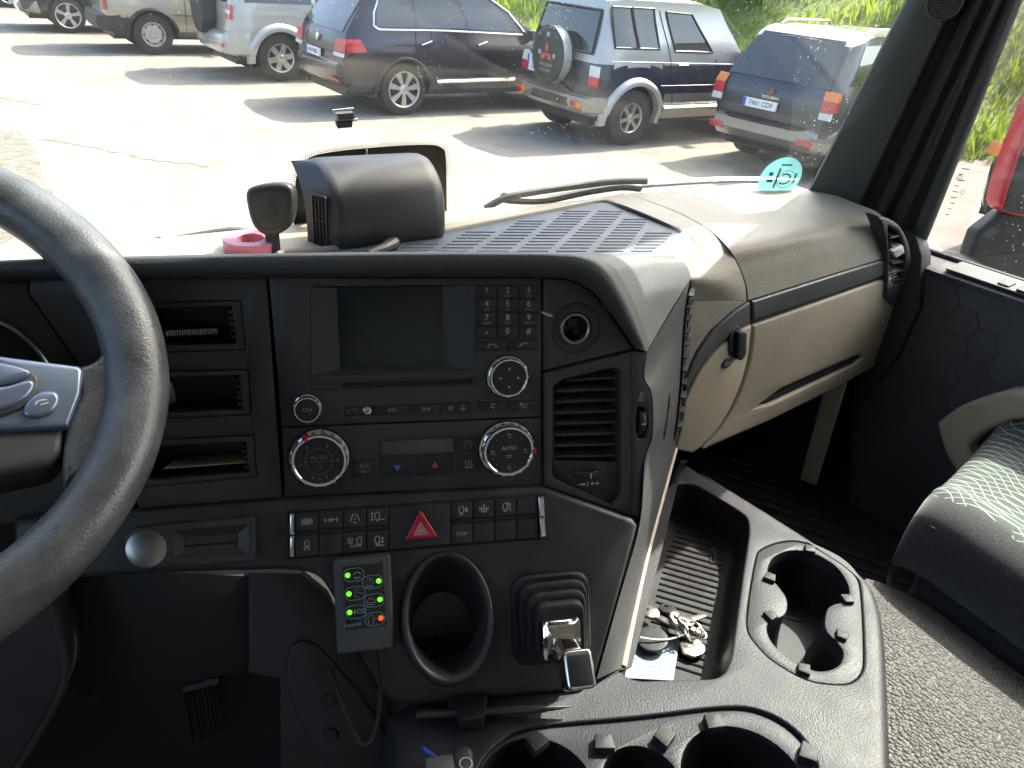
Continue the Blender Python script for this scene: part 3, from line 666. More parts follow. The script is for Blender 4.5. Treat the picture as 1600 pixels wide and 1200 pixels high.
def knob(px_, py_, r, parent, h, inner, notches=14, tilt_px=(0, 0)):
    c = FA.px(px_, py_, h); f = FA.shift(*c)
    mb = MB(); mb.lathe(f, [(r*1.08, 0), (r*1.08, .0012), (r*1.0, .0016), (r*1.0, h-.0015), (r*.97, h), (r*.90, h), (r*.87, h-.0008), (r*.87, h-.003)], 64, c0=False, c1=False); k = mb.build('dial', 'chrome', parent, sharp=25)
    mb = MB()
    for i in range(notches):
        a = 2*PI*i/notches; d, t = V((math.cos(a), math.sin(a))), V((-math.sin(a), math.cos(a)))
        q = [f.pt(*(d*rr*r+t*s*r*.05), z) for rr, s, z in ((1.01, -1, .0014), (1.01, 1, .0014), (1.01, 1, h-.002), (1.01, -1, h-.002))]; o2 = [f.pt(*(d*1.045*r+t*s*r*.05), z) for s, z in ((-1, .0014), (1, .0014), (1, h-.0025), (-1, h-.0025))]
        mb.loft([q, o2], cap1=True)
    mb.build('dial_ridges', 'chrome_dull', k)
    mb = MB(); mb.lathe(f, [(r*1.16, -.002), (r*1.16, .0008), (r*1.08, .0012)], 48, c0=False, c1=False); mb.build('dial_seat', 'void', k)
    mb = MB(); mb.lathe(f, [(r*.88, h-.004), (r*.87, h-.001), (r*.6, h-.0008 if not inner else h-.0012)], 48); mb.build('dial_face', 'key', k)
    return f, k
f, k = knob(480, 641, .0128, rad, .011, False, 16)
icon(f, 'marking', 'grey_print', .0106, k, texts=[('ON', 0, 0, .0062)])
f, k = knob(796, 591, .0205, rad, .009, False, 12)
tri = lambda x, y, a, s: [(x+s*math.cos(R(a+d)), y+s*math.sin(R(a+d))) for d in (0, 120, 240)]
icon(f, 'marking', 'white_print', .0086, k, polys=[tri(0, .0095, 90, .0016), tri(0, -.0095, 270, .0016), tri(.0095, 0, 0, .0016), tri(-.0095, 0, 180, .0016)])
icon(f, 'dial_split', 'void', .0085, k, strokes=[[(a*.005*.7, b*.005*.7), (a*.017*.7, b*.017*.7)] for a in (-1, 1) for b in (-1, 1)], w_=.0006)

# ---------------- climate
cli = empty('climate_unit', FA.P(640, 765), 'black climate control panel with small display and two chrome ringed dials', 'climate control')
lcd = [(596, 690), (707, 685), (708, 706), (597, 711)]
mb = MB(); mb.slab(FA, FA.loop([(441, 669), (846, 653), (847, 758), (446, 777)]), -.05, 0, .0012, holes=[(FA.loop([(592, 687), (711, 682), (711.5, 709), (592.5, 715)]), .002, True)]); mb.build('face_plate', 'panel', cli)
plate(FA, 'display', 'lcd', lcd, -.003, -.0012, .0002, cli)
f, kl = knob(498.5, 721, .0275, cli, .013, True, 18)
an = lambda a, r: (r*math.cos(R(a)), r*math.sin(R(a)))
tx = [(n, *an(a, .0182), .0058) for n, a in (('0', 248), ('1', 186), ('2', 128), ('3', 62), ('4', 0), ('5', 292))]
icon(f, 'marking', 'grey_print', .0131, kl, texts=tx+[('AUTO', 0, .004, .0058)], strokes=[circ(0, -.005, .0028, 10, -150, 120), [(-.014*1.0, 0), (.014, 0)]]+[[an(a, .0195), an(a, .0205)] for a in (157, 95, 31, 327, 213)]+[[an(270+b, .0165), an(270+b, .0205)] for b in (-6, 0, 6)]+[circ(0, 0, .0135, 40)], w_=.0004)
q = an(118, .0275); mb = MB(); mb.slab(f, rect(q[0]-.0028, q[1]-.0022, q[0]+.0028, q[1]+.0028, .0008), .004, .0142, .0006); mb.build('pointer', 'red_plastic', kl)
f, kr = knob(795.5, 706, .0275, cli, .013, True, 18)
mk = lambda x, y: [circ(x-.0008, y+.0014, .0008, 6), [(x-.0012, y-.0002), (x+.0006, y-.002), (x+.003, y-.002)], [(x+.001, y+.001), (x+.003, y+.001)]]
icon(f, 'marking', 'white_print', .0131, kr, texts=[('AUTO', 0, .004, .0058)], strokes=mk(0, .018)+mk(.018, 0)+mk(-.018, 0)+mk(0, -.018)+[[an(a, .0185), an(a, .0195)] for a in (22, 45, 68, 112, 135, 158, 202, 225, 248, 292, 315, 338)]+[[(-.003, -.004), (.003, -.004), (.002, -.0062), (-.002, -.0062), (-.003, -.004)]], w_=.0005)
icon(f, 'dial_split', 'panel', .01305, kr, strokes=[circ(0, 0, .0135, 40), [(-.0135, 0), (.0135, 0)]], w_=.0005)
q = an(-3, .0275); mb = MB(); mb.slab(f, rect(q[0]-.0022, q[1]-.0022, q[0]+.0026, q[1]+.0022, .0008), .004, .0142, .0006); mb.build('pointer', 'red_plastic', kr)
kk = dict(n1=.0006, ch=.0004, gap=.0003)
key([(549, 718), (591, 716), (591, 747), (549, 749)], cli, texts=[('A/C', 0, .003, .0072), ('REST', 0, -.0028, .0042)], pm='grey_print', **kk)
key([(592, 716), (649, 713), (650, 744), (592, 747)], cli, polys=[tri(0, 0, 270, .0046)], pm='blue_print', **kk)
key([(650, 713), (709, 710), (710, 742), (650, 744)], cli, polys=[tri(0, 0, 90, .0046)], pm='red_print', **kk)
key([(712, 682), (750, 680), (750, 707), (712, 709)], cli, strokes=[circ(0, 0, .0042, 18), [(0, .003), (0, 0), (.0024, 0)]], pm='grey_print', **kk)
key([(712, 710), (752, 708), (752, 737), (712, 740)], cli, strokes=[[(x, -.004), (x+.0008, -.0015), (x-.0004, .001), (x, .0036)] for x in (-.003, 0, .003)]+[[(-.0045, -.0046), (.0045, -.0046)]], pm='white_print', **kk)

# ---------------- switch row
swr = empty('switch_row', FB.P(650, 870), 'row of black toggle switches with a red hazard button between chrome ends', 'switches')
CB = .004
cols = [461, 498, 536, 573, 608, 704.5, 739, 773, 807, 840]
def ytop(x): return 801.5-(x-461)*.0688
def ybot(x): return 871-(x-461)*.0805
def kb(x0, x1, t0, t1, parent, texts=(), strokes=(), polys=(), w_=.0007, pm='white_print', c0=.003, c1=.003):
    P = lambda x, t: (x, lerp(ytop(x), ybot(x), t))
    l = off(ccw(FB.loop([P(x0, t0), P(x1, t0), P(x1, t1), P(x0, t1)], CB)), .0005); mb = MB()
    mb.slab(FB, rnd(l, .0008, 2), -.004, CB, .0009, back=False); k = mb.build('switch', 'key', parent)
    if texts or strokes or polys:
        f = FB.shift(sum(p[0] for p in l)/4, sum(p[1] for p in l)/4); icon(f, 'marking', pm, CB+.0004, k, strokes, texts, polys, w_)
    return k
s_ = .001
def sc_(st, k=1.0): return [[(x*k*s_, y*k*s_) for x, y in t] for t in st]
truck = [[(-3, -3), (-3, 3), (-1, 4.5), (1.5, 4.5), (1.5, -2)], circ(-.5, -3.4, 1.3, 8)]
arrow = [[(4.5, -2), (4.5, 3)], [(3.3, 1.8), (4.5, 3), (5.7, 1.8)]]
axle = [[(-6, 2.5), (-6, -2.5)], [(6, 2.5), (6, -2.5)], [(-6, 0), (6, 0)], circ(0, 0, 1.7, 10)]
icons_top = [[circ(0, 0, 3, 14), circ(0, 0, 1.4, 8), circ(0, 0, 5, 8, 140, 220), circ(0, 0, 5, 8, -40, 40)], axle,
             [[(-4.5, -3), (-1.8, 4.5)], [(4.5, -3), (1.8, 4.5)], [(0, -2), (0, -.5)], [(0, .8), (0, 2)], [(0, 3), (0, 4.2)], [(-2, -4.6), (2, -4.6)]],
             [[(-6, -3.5), (-6, 4)], [(-7, 3), (-6, 4.4), (-5, 3)], [(-7, -2.6), (-6, -4), (-5, -2.6)], [(2, -3.2), (7, -3.2)]]+truck]
icons_bot = [[[(-1.8, 0), (2, 0), (2, 5), (-1.8, 5), (-1.8, 0)], [(-3.5, -2), (3, -1)], [(-3, -3.6), (-1, -3.6)], [(0, -3.6), (3, -3.6)]], None,
             [[(-7, 4), (-2, 4), (-2, 1.5), (-7, 1.5), (-7, 4)], [(-7, -.5), (-2, -.5)]]+[[(x+5, y) for x, y in t] for t in truck], truck+arrow+[[(-3, -5.2), (6, -5.2)], [(2, -2), (6.5, -2)]]]
mb = MB(); P_ = [(449, 799), (852, 771), (856, 842), (450, 875)]
mb.slab(FB, FB.loop(P_, .0005), -.006, .0006, .0003); mb.build('row_bed', 'void', swr)
for i in range(4):
    kb(cols[i], cols[i+1], .0, .42, swr, strokes=sc_(icons_top[i]))
    kb(cols[i], cols[i+1], .52, 1, swr, strokes=sc_(icons_bot[i]) if icons_bot[i] else (), texts=[('OFF', -.0015, -.0042, .0038)] if i == 2 else ())
rt_top = [truck+arrow+[[(3.3, -.8), (4.5, -2), (5.7, -.8)], [(2.4, .5), (7, .5)]], [[(0, -4), (0, 4.5)], [(-4.5, 0), (4.5, 0)], [(-4.5, 2), (-4.5, -2)], [(4.5, 2), (4.5, -2)], [(-1.2, 3), (0, 4.6), (1.2, 3)], [(-3, -3), (3, -3)], [(-2.5, 2), (-2.5, -2)], [(2.5, 2), (2.5, -2)]], truck+[[(1.5, 4.5), (5, 4.5)], circ(4.4, 2.4, 1, 8), [(2, -1), (6, -1)], [(3, -3.4), (6, -3.4)]], None]
for i in range(4):
    kb(cols[5+i], cols[6+i], .0, .42, swr, strokes=sc_(rt_top[i]) if rt_top[i] else ())
    kb(cols[5+i], cols[6+i], .52, 1, swr, texts=[('STOP', 0, 0, .0048)] if i == 0 else ())
for i in list(range(4))+list(range(5, 9)):
    x0, x1 = cols[i], cols[i+1]; P = lambda x, t: (x, lerp(ytop(x), ybot(x), t)); mb = MB()
    mb.slab(FB, off(ccw(FB.loop([P(x0, .41), P(x1, .41), P(x1, .53), P(x0, .53)], .001)), .0004), -.004, .001, .0003); mb.build('switch_valley', 'panel_dark', swr)
hz = kb(cols[4], cols[5], 0, 1, swr); hz.name = 'hazard_switch'
tr_px = [(656.5, 795), (684, 838.5), (632, 844)]
mb = MB(); mb.slab(FB, rnd(FB.loop(tr_px, CB), .0035), CB-.002, CB+.0035, .0016, seg=3); mb.build('hazard_triangle', 'red_plastic', hz)
ct = FB.px(657.5, 829, CB+.004); f = FB.shift(*ct)
icon(f, 'marking', 'white_print', CB+.0041, hz, strokes=[[an(a, .0082) for a in (90, 210, 330, 90)], [an(a, .0046) for a in (90, 210, 330, 90)]], polys=[tri(0, 0, 90, .0020)], w_=.0013)
for side, xa, xb in (('l', 452, 460.5), ('r', 840.5, 850.5)):
    for t0, t1 in ((0, .5), (.51, 1)):
        P = lambda x, t: (x, lerp(ytop(x), ybot(x), t)); sh = 4 if side == 'r' else 0
        l = FB.loop([P(xa+sh*t0, t0), P(xb+sh*t0, t0), P(xb+sh*t1, t1), P(xa+sh*t1, t1)], CB+.002); mb = MB(); mb.slab(FB, rnd(ccw(l), .0006, 2), -.004, CB+.002, .0022, seg=3); mb.build('end_cap', 'chrome', swr)

# ---------------- lower fascia with start button and card slot
fas = empty('lower_fascia', FB.P(700, 1090), 'black lower fascia of the centre console below the climate panel', 'fascia')
bo = [(20, 812), (216, 799), (446, 780), (848, 760), (990, 811), (998, 822), (965, 942), (934, 1050)] + [tuple(p) for p in crv([(915, 1078), (800, 1090), (660, 1102), (622, 1100), (596, 1082), (570, 1040), (545, 985), (515, 925), (492, 900), (450, 892), (380, 893), (180, 900), (20, 915)], 3)]
cupc = FB.px(697, 953, 0)
cup_in = ell(cupc[0], cupc[1]-.004, .0395, .054, 48)
mb = MB(); mb.slab(FB, FB.loop(bo), -.045, 0, .007, seg=4, holes=[(cup_in, .012, False)]); mb.build('fascia_panel', 'fascia', fas)
ign = empty('start_button', FB.P(230, 885), 'round brushed metal start button beside the card slot', 'button')
f = FB.shift(*FB.px(228, 858, .008))
mb = MB(); mb.lathe(f, [(.0205, 0), (.0205, .002), (.0192, .0032)], 48, c0=False); mb.build('bezel', 'void', ign)
mb = MB(); mb.lathe(f, [(.0188, .001), (.0188, .006), (.0183, .0072), (.0165, .0078), (.011, .0086), (.004, .0090)], 48); mb.build('cap', 'button_metal', ign)
icon(f, 'marking', 'grey_print', .0094, ign, strokes=sc_([[(-5, 3), (-2, 3)], [(-5, 1), (-1, 1)], [(-4, -1), (0, -1)], [(1, 3), (3, -1)], [(3, 3.5), (5, 0)], [(-2, -3), (4, -3)]]), w_=.0006)
cdx = empty('card_slot', FB.P(320, 885), 'black recessed card slot beside the round metal button', 'card slot')
mb = MB(); mb.slab(FB, rnd(FB.loop([(196, 826), (398, 807), (399, 876), (210, 888), (194, 868)], .007), [.02, .003, .003, .02, .02]), -.001, .007, .0012, holes=[(FB.loop([(272, 830), (388, 820), (388, 866), (272, 872)], .007), .0065, False)]); mb.build('frame', 'panel', cdx)
mb = MB(); A = [FB.pt(*p, .006) for p in ccw(FB.loop([(271, 829), (389, 819), (389, 867), (271, 873)], .006))]; B = [FB.pt(*p, .001) for p in ccw(FB.loop([(287, 840), (372, 834), (372, 857), (287, 864)], .001))]
mb.loft([A, B], cap1=True); mb.build('funnel', 'panel', cdx, sharp=10)
plate(FB, 'slit', 'void', [(288, 852), (371, 846), (371, 849), (288, 855)], .0008, .0014, .0001, cdx)

# ---------------- cup holder in the fascia
ch = empty('fascia_cup_holder', FB.P(697, 1063), 'black round cup holder moulded into the fascia beside the gear lever', 'cup holder')
n = 56; rings = []
def rg(kx, ky, cy, base, tiltk): return [FB.pt(cupc[0]+kx*math.cos(2*PI*i/n), cupc[1]+cy+ky*math.sin(2*PI*i/n), base - tiltk*math.sin(2*PI*i/n)) for i in range(n)]
outer = [rg(.0495, .0695, -.008, -.002, 0), rg(.0485, .0675, -.006, .010, .012), rg(.0475, .0655, -.003, .017, .015), rg(.0455, .0628, -.002, .0195, .0155), rg(.043, .060, -.002, .019, .0155), rg(.0405, .057, -.002, .014, .013), rg(.0395, .054, -.004, 0, .004)]
bot = FB.P(694, 1000, -.01); bz = bot.z-.004; cxy = FB.P(697, 955, -.045)
rings_in = []
top = outer[-1]
for t in (.15, .5, .85, 1.0):
    rings_in.append([lerp(p, V((cxy.x+.040*math.cos(2*PI*i/n)*1.0, cxy.y+.040*math.sin(2*PI*i/n)*1.0, FB.pt(0, -.16, 0).z)), t) for i, p in enumerate(top)])
mb = MB(); mb.loft(outer, sharp_ := True); mb.build('rim', 'fascia', ch, sharp=70)
fl0 = FB.P(691, 992, -.045)
ib = [[lerp(p, fl0+UA*(.034*math.cos(2*PI*i/n))+NIN*(.034*math.sin(2*PI*i/n)), t) for i, p in enumerate(top)] for t in (0, .3, .7, 1)]
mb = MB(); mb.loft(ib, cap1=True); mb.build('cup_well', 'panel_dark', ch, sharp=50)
mb = MB()
ff = Fr(fl0+V((0, 0, .001)), UA, NIN)
for rr in (.008, .017, .026, .034): mb.tube([ff.pt(rr*math.cos(a/32*2*PI), rr*math.sin(a/32*2*PI), 0) for a in range(32)], .0011, 5, closed=True)
mb.build('base_rings', 'boot', ch)

# ---------------- gear selector
gs = empty('gear_selector', FB.P(870, 1040), 'chrome gear selector lever with black ribbed rubber boot', 'gear lever')
def rsq(cx, cy, h, c, rad_, asp=1.12): return [FB.pt(cx+x, cy+y, c) for x, y in rect(-h, -h*asp, h, h*asp, rad_, 6)]
c0 = FB.px(862, 966, 0); mb = MB(); rings = []
steps = [(.0435, 0, (862, 966)), (.0435, .006, (862, 966)), (.041, .009, (863, 967)), (.0375, .0085, (864, 968)), (.0375, .016, (866, 970)), (.0355, .0185, (867, 972)), (.032, .018, (868, 974)), (.032, .026, (871, 977)), (.030, .0285, (872, 979)), (.0265, .028, (873, 981)), (.0265, .037, (876, 986)), (.0245, .0395, (877, 988)), (.021, .039, (877, 990))]
for h, c, p in steps: q = FB.px(*p, c); rings.append(rsq(*q, h, c, h*.45))
mb.loft(rings, cap1=True); mb.build('boot', 'boot', gs, sharp=50)
q = FB.px(877, 998, .045); mb = MB(); rings = [rsq(*q, h, c, h*.3, 1.0) for h, c in ((.0215, .038), (.0215, .045), (.020, .048), (.0165, .047), (.015, .046))]; mb.loft(rings, cap1=True); mb.build('collar', 'chrome', gs, sharp=40)
A_ = FB.P(882, 1000, .046); B_ = FB.P(902, 1044, .078)
mb = MB(); rings = []
dd = (B_-A_)
for t, wx, wy_ in ((0, .012, .013), (.3, .0105, .011), (.65, .011, .012), (1, .014, .013)):
    p = A_+dd*t; rings.append([p+FB.u*x+FB.v*y*.8+FB.n*y*-.5 for x, y in rect(-wx, -wy_, wx, wy_, .006, 4)])
mb.loft(rings, cap0=True, cap1=True); mb.build('shaft', 'chrome', gs, sharp=50)
fk = Fr(FB.P(903, 1046, .082), FB.u, FB.v*.92-FB.n*.38); mb = MB(); mb.slab(fk, rect(-.0148, -.019, .0148, .019, .006, 5), -.016, .008, .004, seg=4); kn = mb.build('knob', 'chrome', gs)
mb = MB(); mb.slab(fk, rect(-.0118, -.0155, .0118, .0135, .004, 5), .006, .0088, .0008); mb.build('knob_face', 'panel_dark', kn)

# ---------------- small driving style display stuck on the fascia
dv = empty('driving_display', FB.P(570, 1020), 'small grey display box with green and red lights above the cable', 'display')
dvl = [(520, 877), (610, 867), (617, 1014), (527, 1024)]
mb = MB(); mb.slab(FB, rnd(FB.loop(dvl, .016), .004), .001, .016, .003, seg=3); mb.build('case', 'device', dv)
fcl = FB.loop([(535, 886), (598, 879), (604, 978), (541, 985)], .0163); mb = MB(); mb.slab(FB, fcl, .0155, .0164, .0002); mb.build('face', 'device_face', dv)
FD = Fr(FB.P(536, 886, .0164), FB.P(598, 879, .0164)-FB.P(536, 886, .0164), FB.P(536, 886, .0164)-FB.P(541, 985, .0164))
def dpx(x, y): return FD.px(x, y, .0003)
def pill(cx, cy): return [(cx+a, cy+b) for a, b in rect(-.0098, -.0066, .0098, .0066, .0064, 6)]
led = {}
cells = [((553, 898), -1, 0), ((582, 909), 1, 1), ((555, 927), -1, 2), ((584, 938), 1, 3), ((556, 956), -1, 4), ((585.5, 967), 1, 5)]
st = []; icn = []; tx = []
for (x, y), sd, i in cells:
    cx, cy = dpx(x, y); pp = pill(cx, cy); st.append(pp+[pp[0]])
    lx = cx+sd*.0062; mb = MB(); mb.lathe(FD.shift(lx, cy), [(.0027, 0), (.0025, .0008), (.0015, .0012)], 16); mb.build('indicator_light', 'led_red' if i == 5 else 'led_green', dv)
    ix = cx-sd*.0030
    if i == 0: icn += [circ(ix, cy-.002, .0042, 12, 30, 150)]+[[(ix+.0034*math.cos(R(a)), cy-.002+.0034*math.sin(R(a))), (ix+.0047*math.cos(R(a)), cy-.002+.0047*math.sin(R(a)))] for a in range(30, 160, 20)]; tx.append(('RPM', ix, cy-.0038, .0032))
    if i == 1: icn += [[(ix+.003*math.cos(R(a)), cy+.003*math.sin(R(a))), (ix+.0044*math.cos(R(a)), cy+.0044*math.sin(R(a)))] for a in range(-20, 220, 34)]+[[(ix, cy-.001), (ix+.001, cy+.0034)]]; tx.append(('KM/H', ix, cy-.0044, .003))
    if i == 2: icn += [[(ix+.002, cy+.004), (ix-.003, cy+.004), (ix-.003, cy-.004), (ix+.001, cy-.004)], [(ix-.001, cy+.001), (ix+.003, cy-.0005), (ix+.005, cy-.0012)]]
    if i == 3: icn += [[(ix-.005, cy-.001), (ix-.003, cy+.0005), (ix-.0015, cy+.0024), (ix+.002, cy+.0024), (ix+.003, cy+.0005), (ix+.005, cy), (ix+.005, cy-.002), (ix-.005, cy-.002), (ix-.005, cy-.001)], [(ix-.005, cy-.004), (ix+.004, cy-.004)]]
    if i == 4: tx.append(('ECO', ix+.001, cy, .0062))
    if i == 5: icn += [[(ix+.001, cy-.005), (ix+.001, cy-.0025), (ix+.0025, cy-.001), (ix+.002, cy+.003), (ix-.001, cy+.0044), (ix-.004, cy+.002), (ix-.0035, cy-.002), (ix-.003, cy-.005)], [(ix+.003, cy), (ix+.0055, cy)]]
icon(FD, 'outlines', 'teal_print', .0005, dv, strokes=st, w_=.0006)
icon(FD, 'marking', 'white_print', .0005, dv, strokes=icn, texts=tx, w_=.0004)
p = dpx(551, 976); icon(FD, 'marking', 'teal_print', .0005, dv, texts=[('Squarell', p[0], p[1], .0054)])

# ---------------- socket plate, panel right of the radio, with open socket
sp = empty('socket_plate', FA.P(900, 580), 'black corner panel with an open round socket right of the keypad', 'panel')
scx = FA.px(900, 513, 0)
mb = MB(); mb.slab(FA, FA.loop([(849, 435), (893, 438), (925, 457), (945, 481), (965, 510), (988, 545), (849, 579)]), -.05, 0, .0012, holes=[(ell(*scx, .0165, .0165, 40), .004, False)]); mb.build('plate', 'panel', sp)
f = FA.shift(*scx)
mb = MB(); mb.lathe(f, [(.0275, .0004), (.0268, .0012), (.024, .0010), (.0185, -.003), (.0166, -.0045)], 48, c0=False, c1=False); mb.build('dish', 'panel_dark', sp)
f2 = FA.shift(*FA.px(899, 513.5, .002))
mb = MB(); mb.lathe(f2, [(.0168, -.004), (.0168, .002), (.0158, .0034), (.0146, .0034), (.0134, .0022), (.0128, -.002), (.0122, -.03)], 48, c0=False, c1=False); mb.build('socket_ring', 'brass', sp)
mb = MB(); mb.lathe(f2, [(.0124, -.022), (.0122, -.02)], 24); sb_ = mb.build('socket_floor', 'void', sp)
mb = MB(); mb.box(f2, -.004, .0, -.02, .006, .008, -.012); mb.box(f2, -.009, -.006, -.02, -.004, .002, -.014); mb.box(f2, .004, -.009, -.02, .008, -.003, -.013); mb.build('contacts', 'panel', sp)
a = FA.P(847, 488, .004); b = FA.P(864, 494.5, .02)
mb = MB(); mb.tube([a, lerp(a, b, .75), b], [.0014, .0015, .0004], 8); tag(mb.build('wooden_pick', 'paper'), 'short pale wooden pick stuck in the panel seam beside the keypad', 'stick')

# ---------------- centre air vent
av = empty('centre_vent', FA.P(920, 800), 'black slatted air vent right of the climate panel', 'air vent')
vo = [(849, 582), (988, 548), (986, 806), (849, 757)]
vi = [(863, 604), (880, 592), (958, 574), (970, 580), (970, 772), (956, 790), (866, 748), (863, 738)]
cut = [(865, 602), (882, 592), (957, 576), (966, 580), (965, 722), (866, 720)]
mb = MB(); mb.slab(FA, FA.loop(vo), -.06, .004, .0015, holes=[(rnd(FA.loop(vi, .004), .003), .006, False)]); mb.build('vent_frame', 'panel', av)
mb = MB(); mb.slab(FA, off(ccw(rnd(FA.loop(vi, -.002), .003)), -.0004), -.05, -.002, .001, holes=[(rnd(FA.loop(cut, -.002), .003), .045, True)]); mb.build('vent_inner', 'panel_dark', av)
for i in range(8):
    y0 = 594+i*17; t = (y0-594)/126
    xa = lerp(884, 867, min(1, t*2.4)) if i == 0 else 867; xb = 965
    a, b = FA.P(xa, y0+1, -.006), FA.P(xb, y0-3*(1-t)-1, -.006)
    mb = MB(); u_ = FA.v*.0012; d_ = -FA.n*.016+FA.v*.004
    mb.loft([[a+u_, a+d_+u_, a+d_-u_, a-u_], [b+u_, b+d_+u_, b+d_-u_, b-u_]], cap0=True, cap1=True); mb.build('slat', 'panel', av, bevel=.0005)
for i in range(4):
    x = 884+i*22; mb = MB(); a, b = FA.P(x, 590, -.03), FA.P(x, 722, -.03); mb.loft([[a+FA.u*s*.0006+FA.n*t for s, t in ((-1, 0), (1, 0), (1, -.01), (-1, -.01))], [b+FA.u*s*.0006+FA.n*t for s, t in ((-1, 0), (1, 0), (1, -.01), (-1, -.01))]]); mb.build('back_slat', 'panel', av)
c = FA.px(918, 741, .002); mb = MB(); mb.slab(FA, rect(c[0]-.020, c[1]-.006, c[0]+.020, c[1]+.006, .003), -.004, -.0012, .0005, holes=[(rect(c[0]-.0165, c[1]-.0045, c[0]+.0165, c[1]+.0045, .002), .003, True)]); mb.build('wheel_bed', 'panel', av)
fw = Fr(FA.pt(c[0], c[1], -.010), FA.u, FA.n); mb = MB(); mb.lathe(fw, [(.0165, -.0042), (.0172, -.003), (.0172, .003), (.0165, .0042)], 48); mb.build('thumb_wheel', 'rubber', av)
icon(FA.shift(*c), 'marking', 'white_print', .0078, av, strokes=[[(.0022, -.0028), (.0022, .0028)]], w_=.0013)
c = FA.px(918, 756, -.001); icon(FA.shift(*c), 'marking', 'white_print', -.0008, av, strokes=[[(.0, -.0025), (.0, .0025)], [(.004, 0), (.013, 0)], [(.006, .002), (.004, 0), (.006, -.002)], [(.011, .002), (.013, 0), (.011, -.002)]], polys=[[(-.013, -.0004), (-.003, -.0014), (-.003, .0014)]], w_=.0011)
# edge strip with upright thumb wheel
es = empty('edge_strip', FA.P(1000, 815), 'black edge strip with an upright thumb wheel right of the vent slats', 'panel')
ep = [(989, 549), (1011, 549), (1006, 590), (1019, 616), (1020, 680), (1006, 722), (1000, 818), (988, 806)]
mb = MB(); wb = [(996, 636), (1010, 638), (1011, 684), (997, 686)]
mb.slab(FA, rnd(FA.loop(ep, .006), .002), -.05, .006, .003, seg=3, holes=[(rnd(FA.loop(wb, .006), .002), .008, True)]); mb.build('strip_body', 'panel', es)
c = FA.px(1003.5, 661, .006); fw = Fr(FA.pt(c[0], c[1], -.006), FA.v, FA.n); mb = MB(); mb.lathe(fw, [(.0155, -.0036), (.0162, -.0026), (.0162, .0026), (.0155, .0036)], 40); mb.build('thumb_wheel', 'rubber', es)
icon(FA.shift(*c), 'marking', 'white_print', .0106, es, strokes=[[(-.0026, 0), (.0026, 0)]], w_=.0014)
c = FA.px(1002, 619, .006); icon(FA.shift(*c), 'marking', 'white_print', .0064, es, strokes=[[(-.003+k*.0005, -.004+k*.0022), (.002, -.0052+k*.0032)] for k in range(4)], w_=.0006)
# ================================================================ filler between vent and fascia
# ================================================================ console
FC = FH(ZC)
con = empty('centre_console', (.3, .45, ZF), 'dark grey low console with storage tray and cup holder wells', 'console')
co = [(1064, 713), (1130, 754), (1200, 797), (1335, 882), (1366, 912), (1382, 960), (1388, 1020), (1400, 1290), (640, 1290), (615, 1180), (600, 1108), (700, 1080), (930, 1040), (970, 1030), (1020, 850), (1048, 740)]
tray = [(1049, 760), (1062, 755), (1086, 756), (1150, 795), (1168, 808), (1171, 830), (1160, 900), (1142, 1030), (1132, 1052), (1116, 1060), (1000, 1063), (980, 1058), (964, 1042), (966, 1020), (985, 960), (1030, 800)]
ins = [(x/2.926+900, y/2.926+690) for x, y in [(820, 545), (850, 490), (950, 455), (1050, 462), (1200, 530), (1280, 610), (1305, 700), (1318, 950), (1310, 1050), (1260, 1100), (1180, 1108), (1050, 1085), (900, 1000), (820, 920), (785, 860), (785, 760)]]
fig8 = [(x/2.926+900, y/2.926+690) for x, y in [(878, 600), (900, 530), (980, 495), (1080, 505), (1180, 560), (1235, 630), (1250, 690), (1230, 725), (1160, 750), (1140, 800), (1145, 860), (1200, 920), (1222, 960), (1210, 1010), (1160, 1040), (1090, 1042), (1000, 1000), (920, 940), (880, 880), (882, 825), (950, 792), (968, 750), (960, 705), (920, 650)]]
rec = [tuple(p) for p in crv([(742, 1230), (752, 1190), (790, 1152), (840, 1134), (1000, 1119), (1130, 1104), (1190, 1110), (1240, 1138), (1272, 1180), (1285, 1230)], 4)] + [(1285, 1270), (742, 1270)]
def L2(p): return [tuple(q[:2]) for q in crv([(*a, 0) for a in p], 4, closed=True)]
insl, f8 = L2(ins), L2(fig8)
ftray = rnd(FC.loop(tray), .012)
mb = MB(); mb.slab(FC, rnd(FC.loop(co), [.004, 0, 0, .02, .03, .03, .02, .02, .02, .02, .02, 0, 0, 0, 0, 0]), ZF-ZC, 0, .014, seg=5, side_taper=.03, back=False, hch=.003, holes=[(ftray, .004, False), (FC.loop(insl), .004, False), (FC.loop(rec), .006, False)]); mb.build('console_body', 'console', con, sharp=55)
# tray well
tl = ccw(ftray); mb = MB(); dz = -.062
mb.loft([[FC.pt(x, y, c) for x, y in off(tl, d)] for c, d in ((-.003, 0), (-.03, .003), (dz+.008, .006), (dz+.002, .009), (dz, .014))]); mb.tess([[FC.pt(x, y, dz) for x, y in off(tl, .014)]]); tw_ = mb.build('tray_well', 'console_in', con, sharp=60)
fin = off(tl, .02)
pa, pb = FH(ZC+dz).P(1050, 1040), FH(ZC+dz).P(1092, 840); ax_ = (pb-pa).normalized(); cr_ = Z.cross(ax_)
for i in range(22):
    p = lerp(pa, pb, i/21); ts = [k*.002 for k in range(-60, 61) if inside((p+cr_*(k*.002))[:2], fin)]
    if len(ts) < 10: continue
    mb = MB(); mb.tube([p+cr_*(ts[0]+.004)+Z*.0004, p+cr_*(ts[-1]-.004)+Z*.0004], .0019, 6); mb.build('tray_rib', 'console_in', tw_)
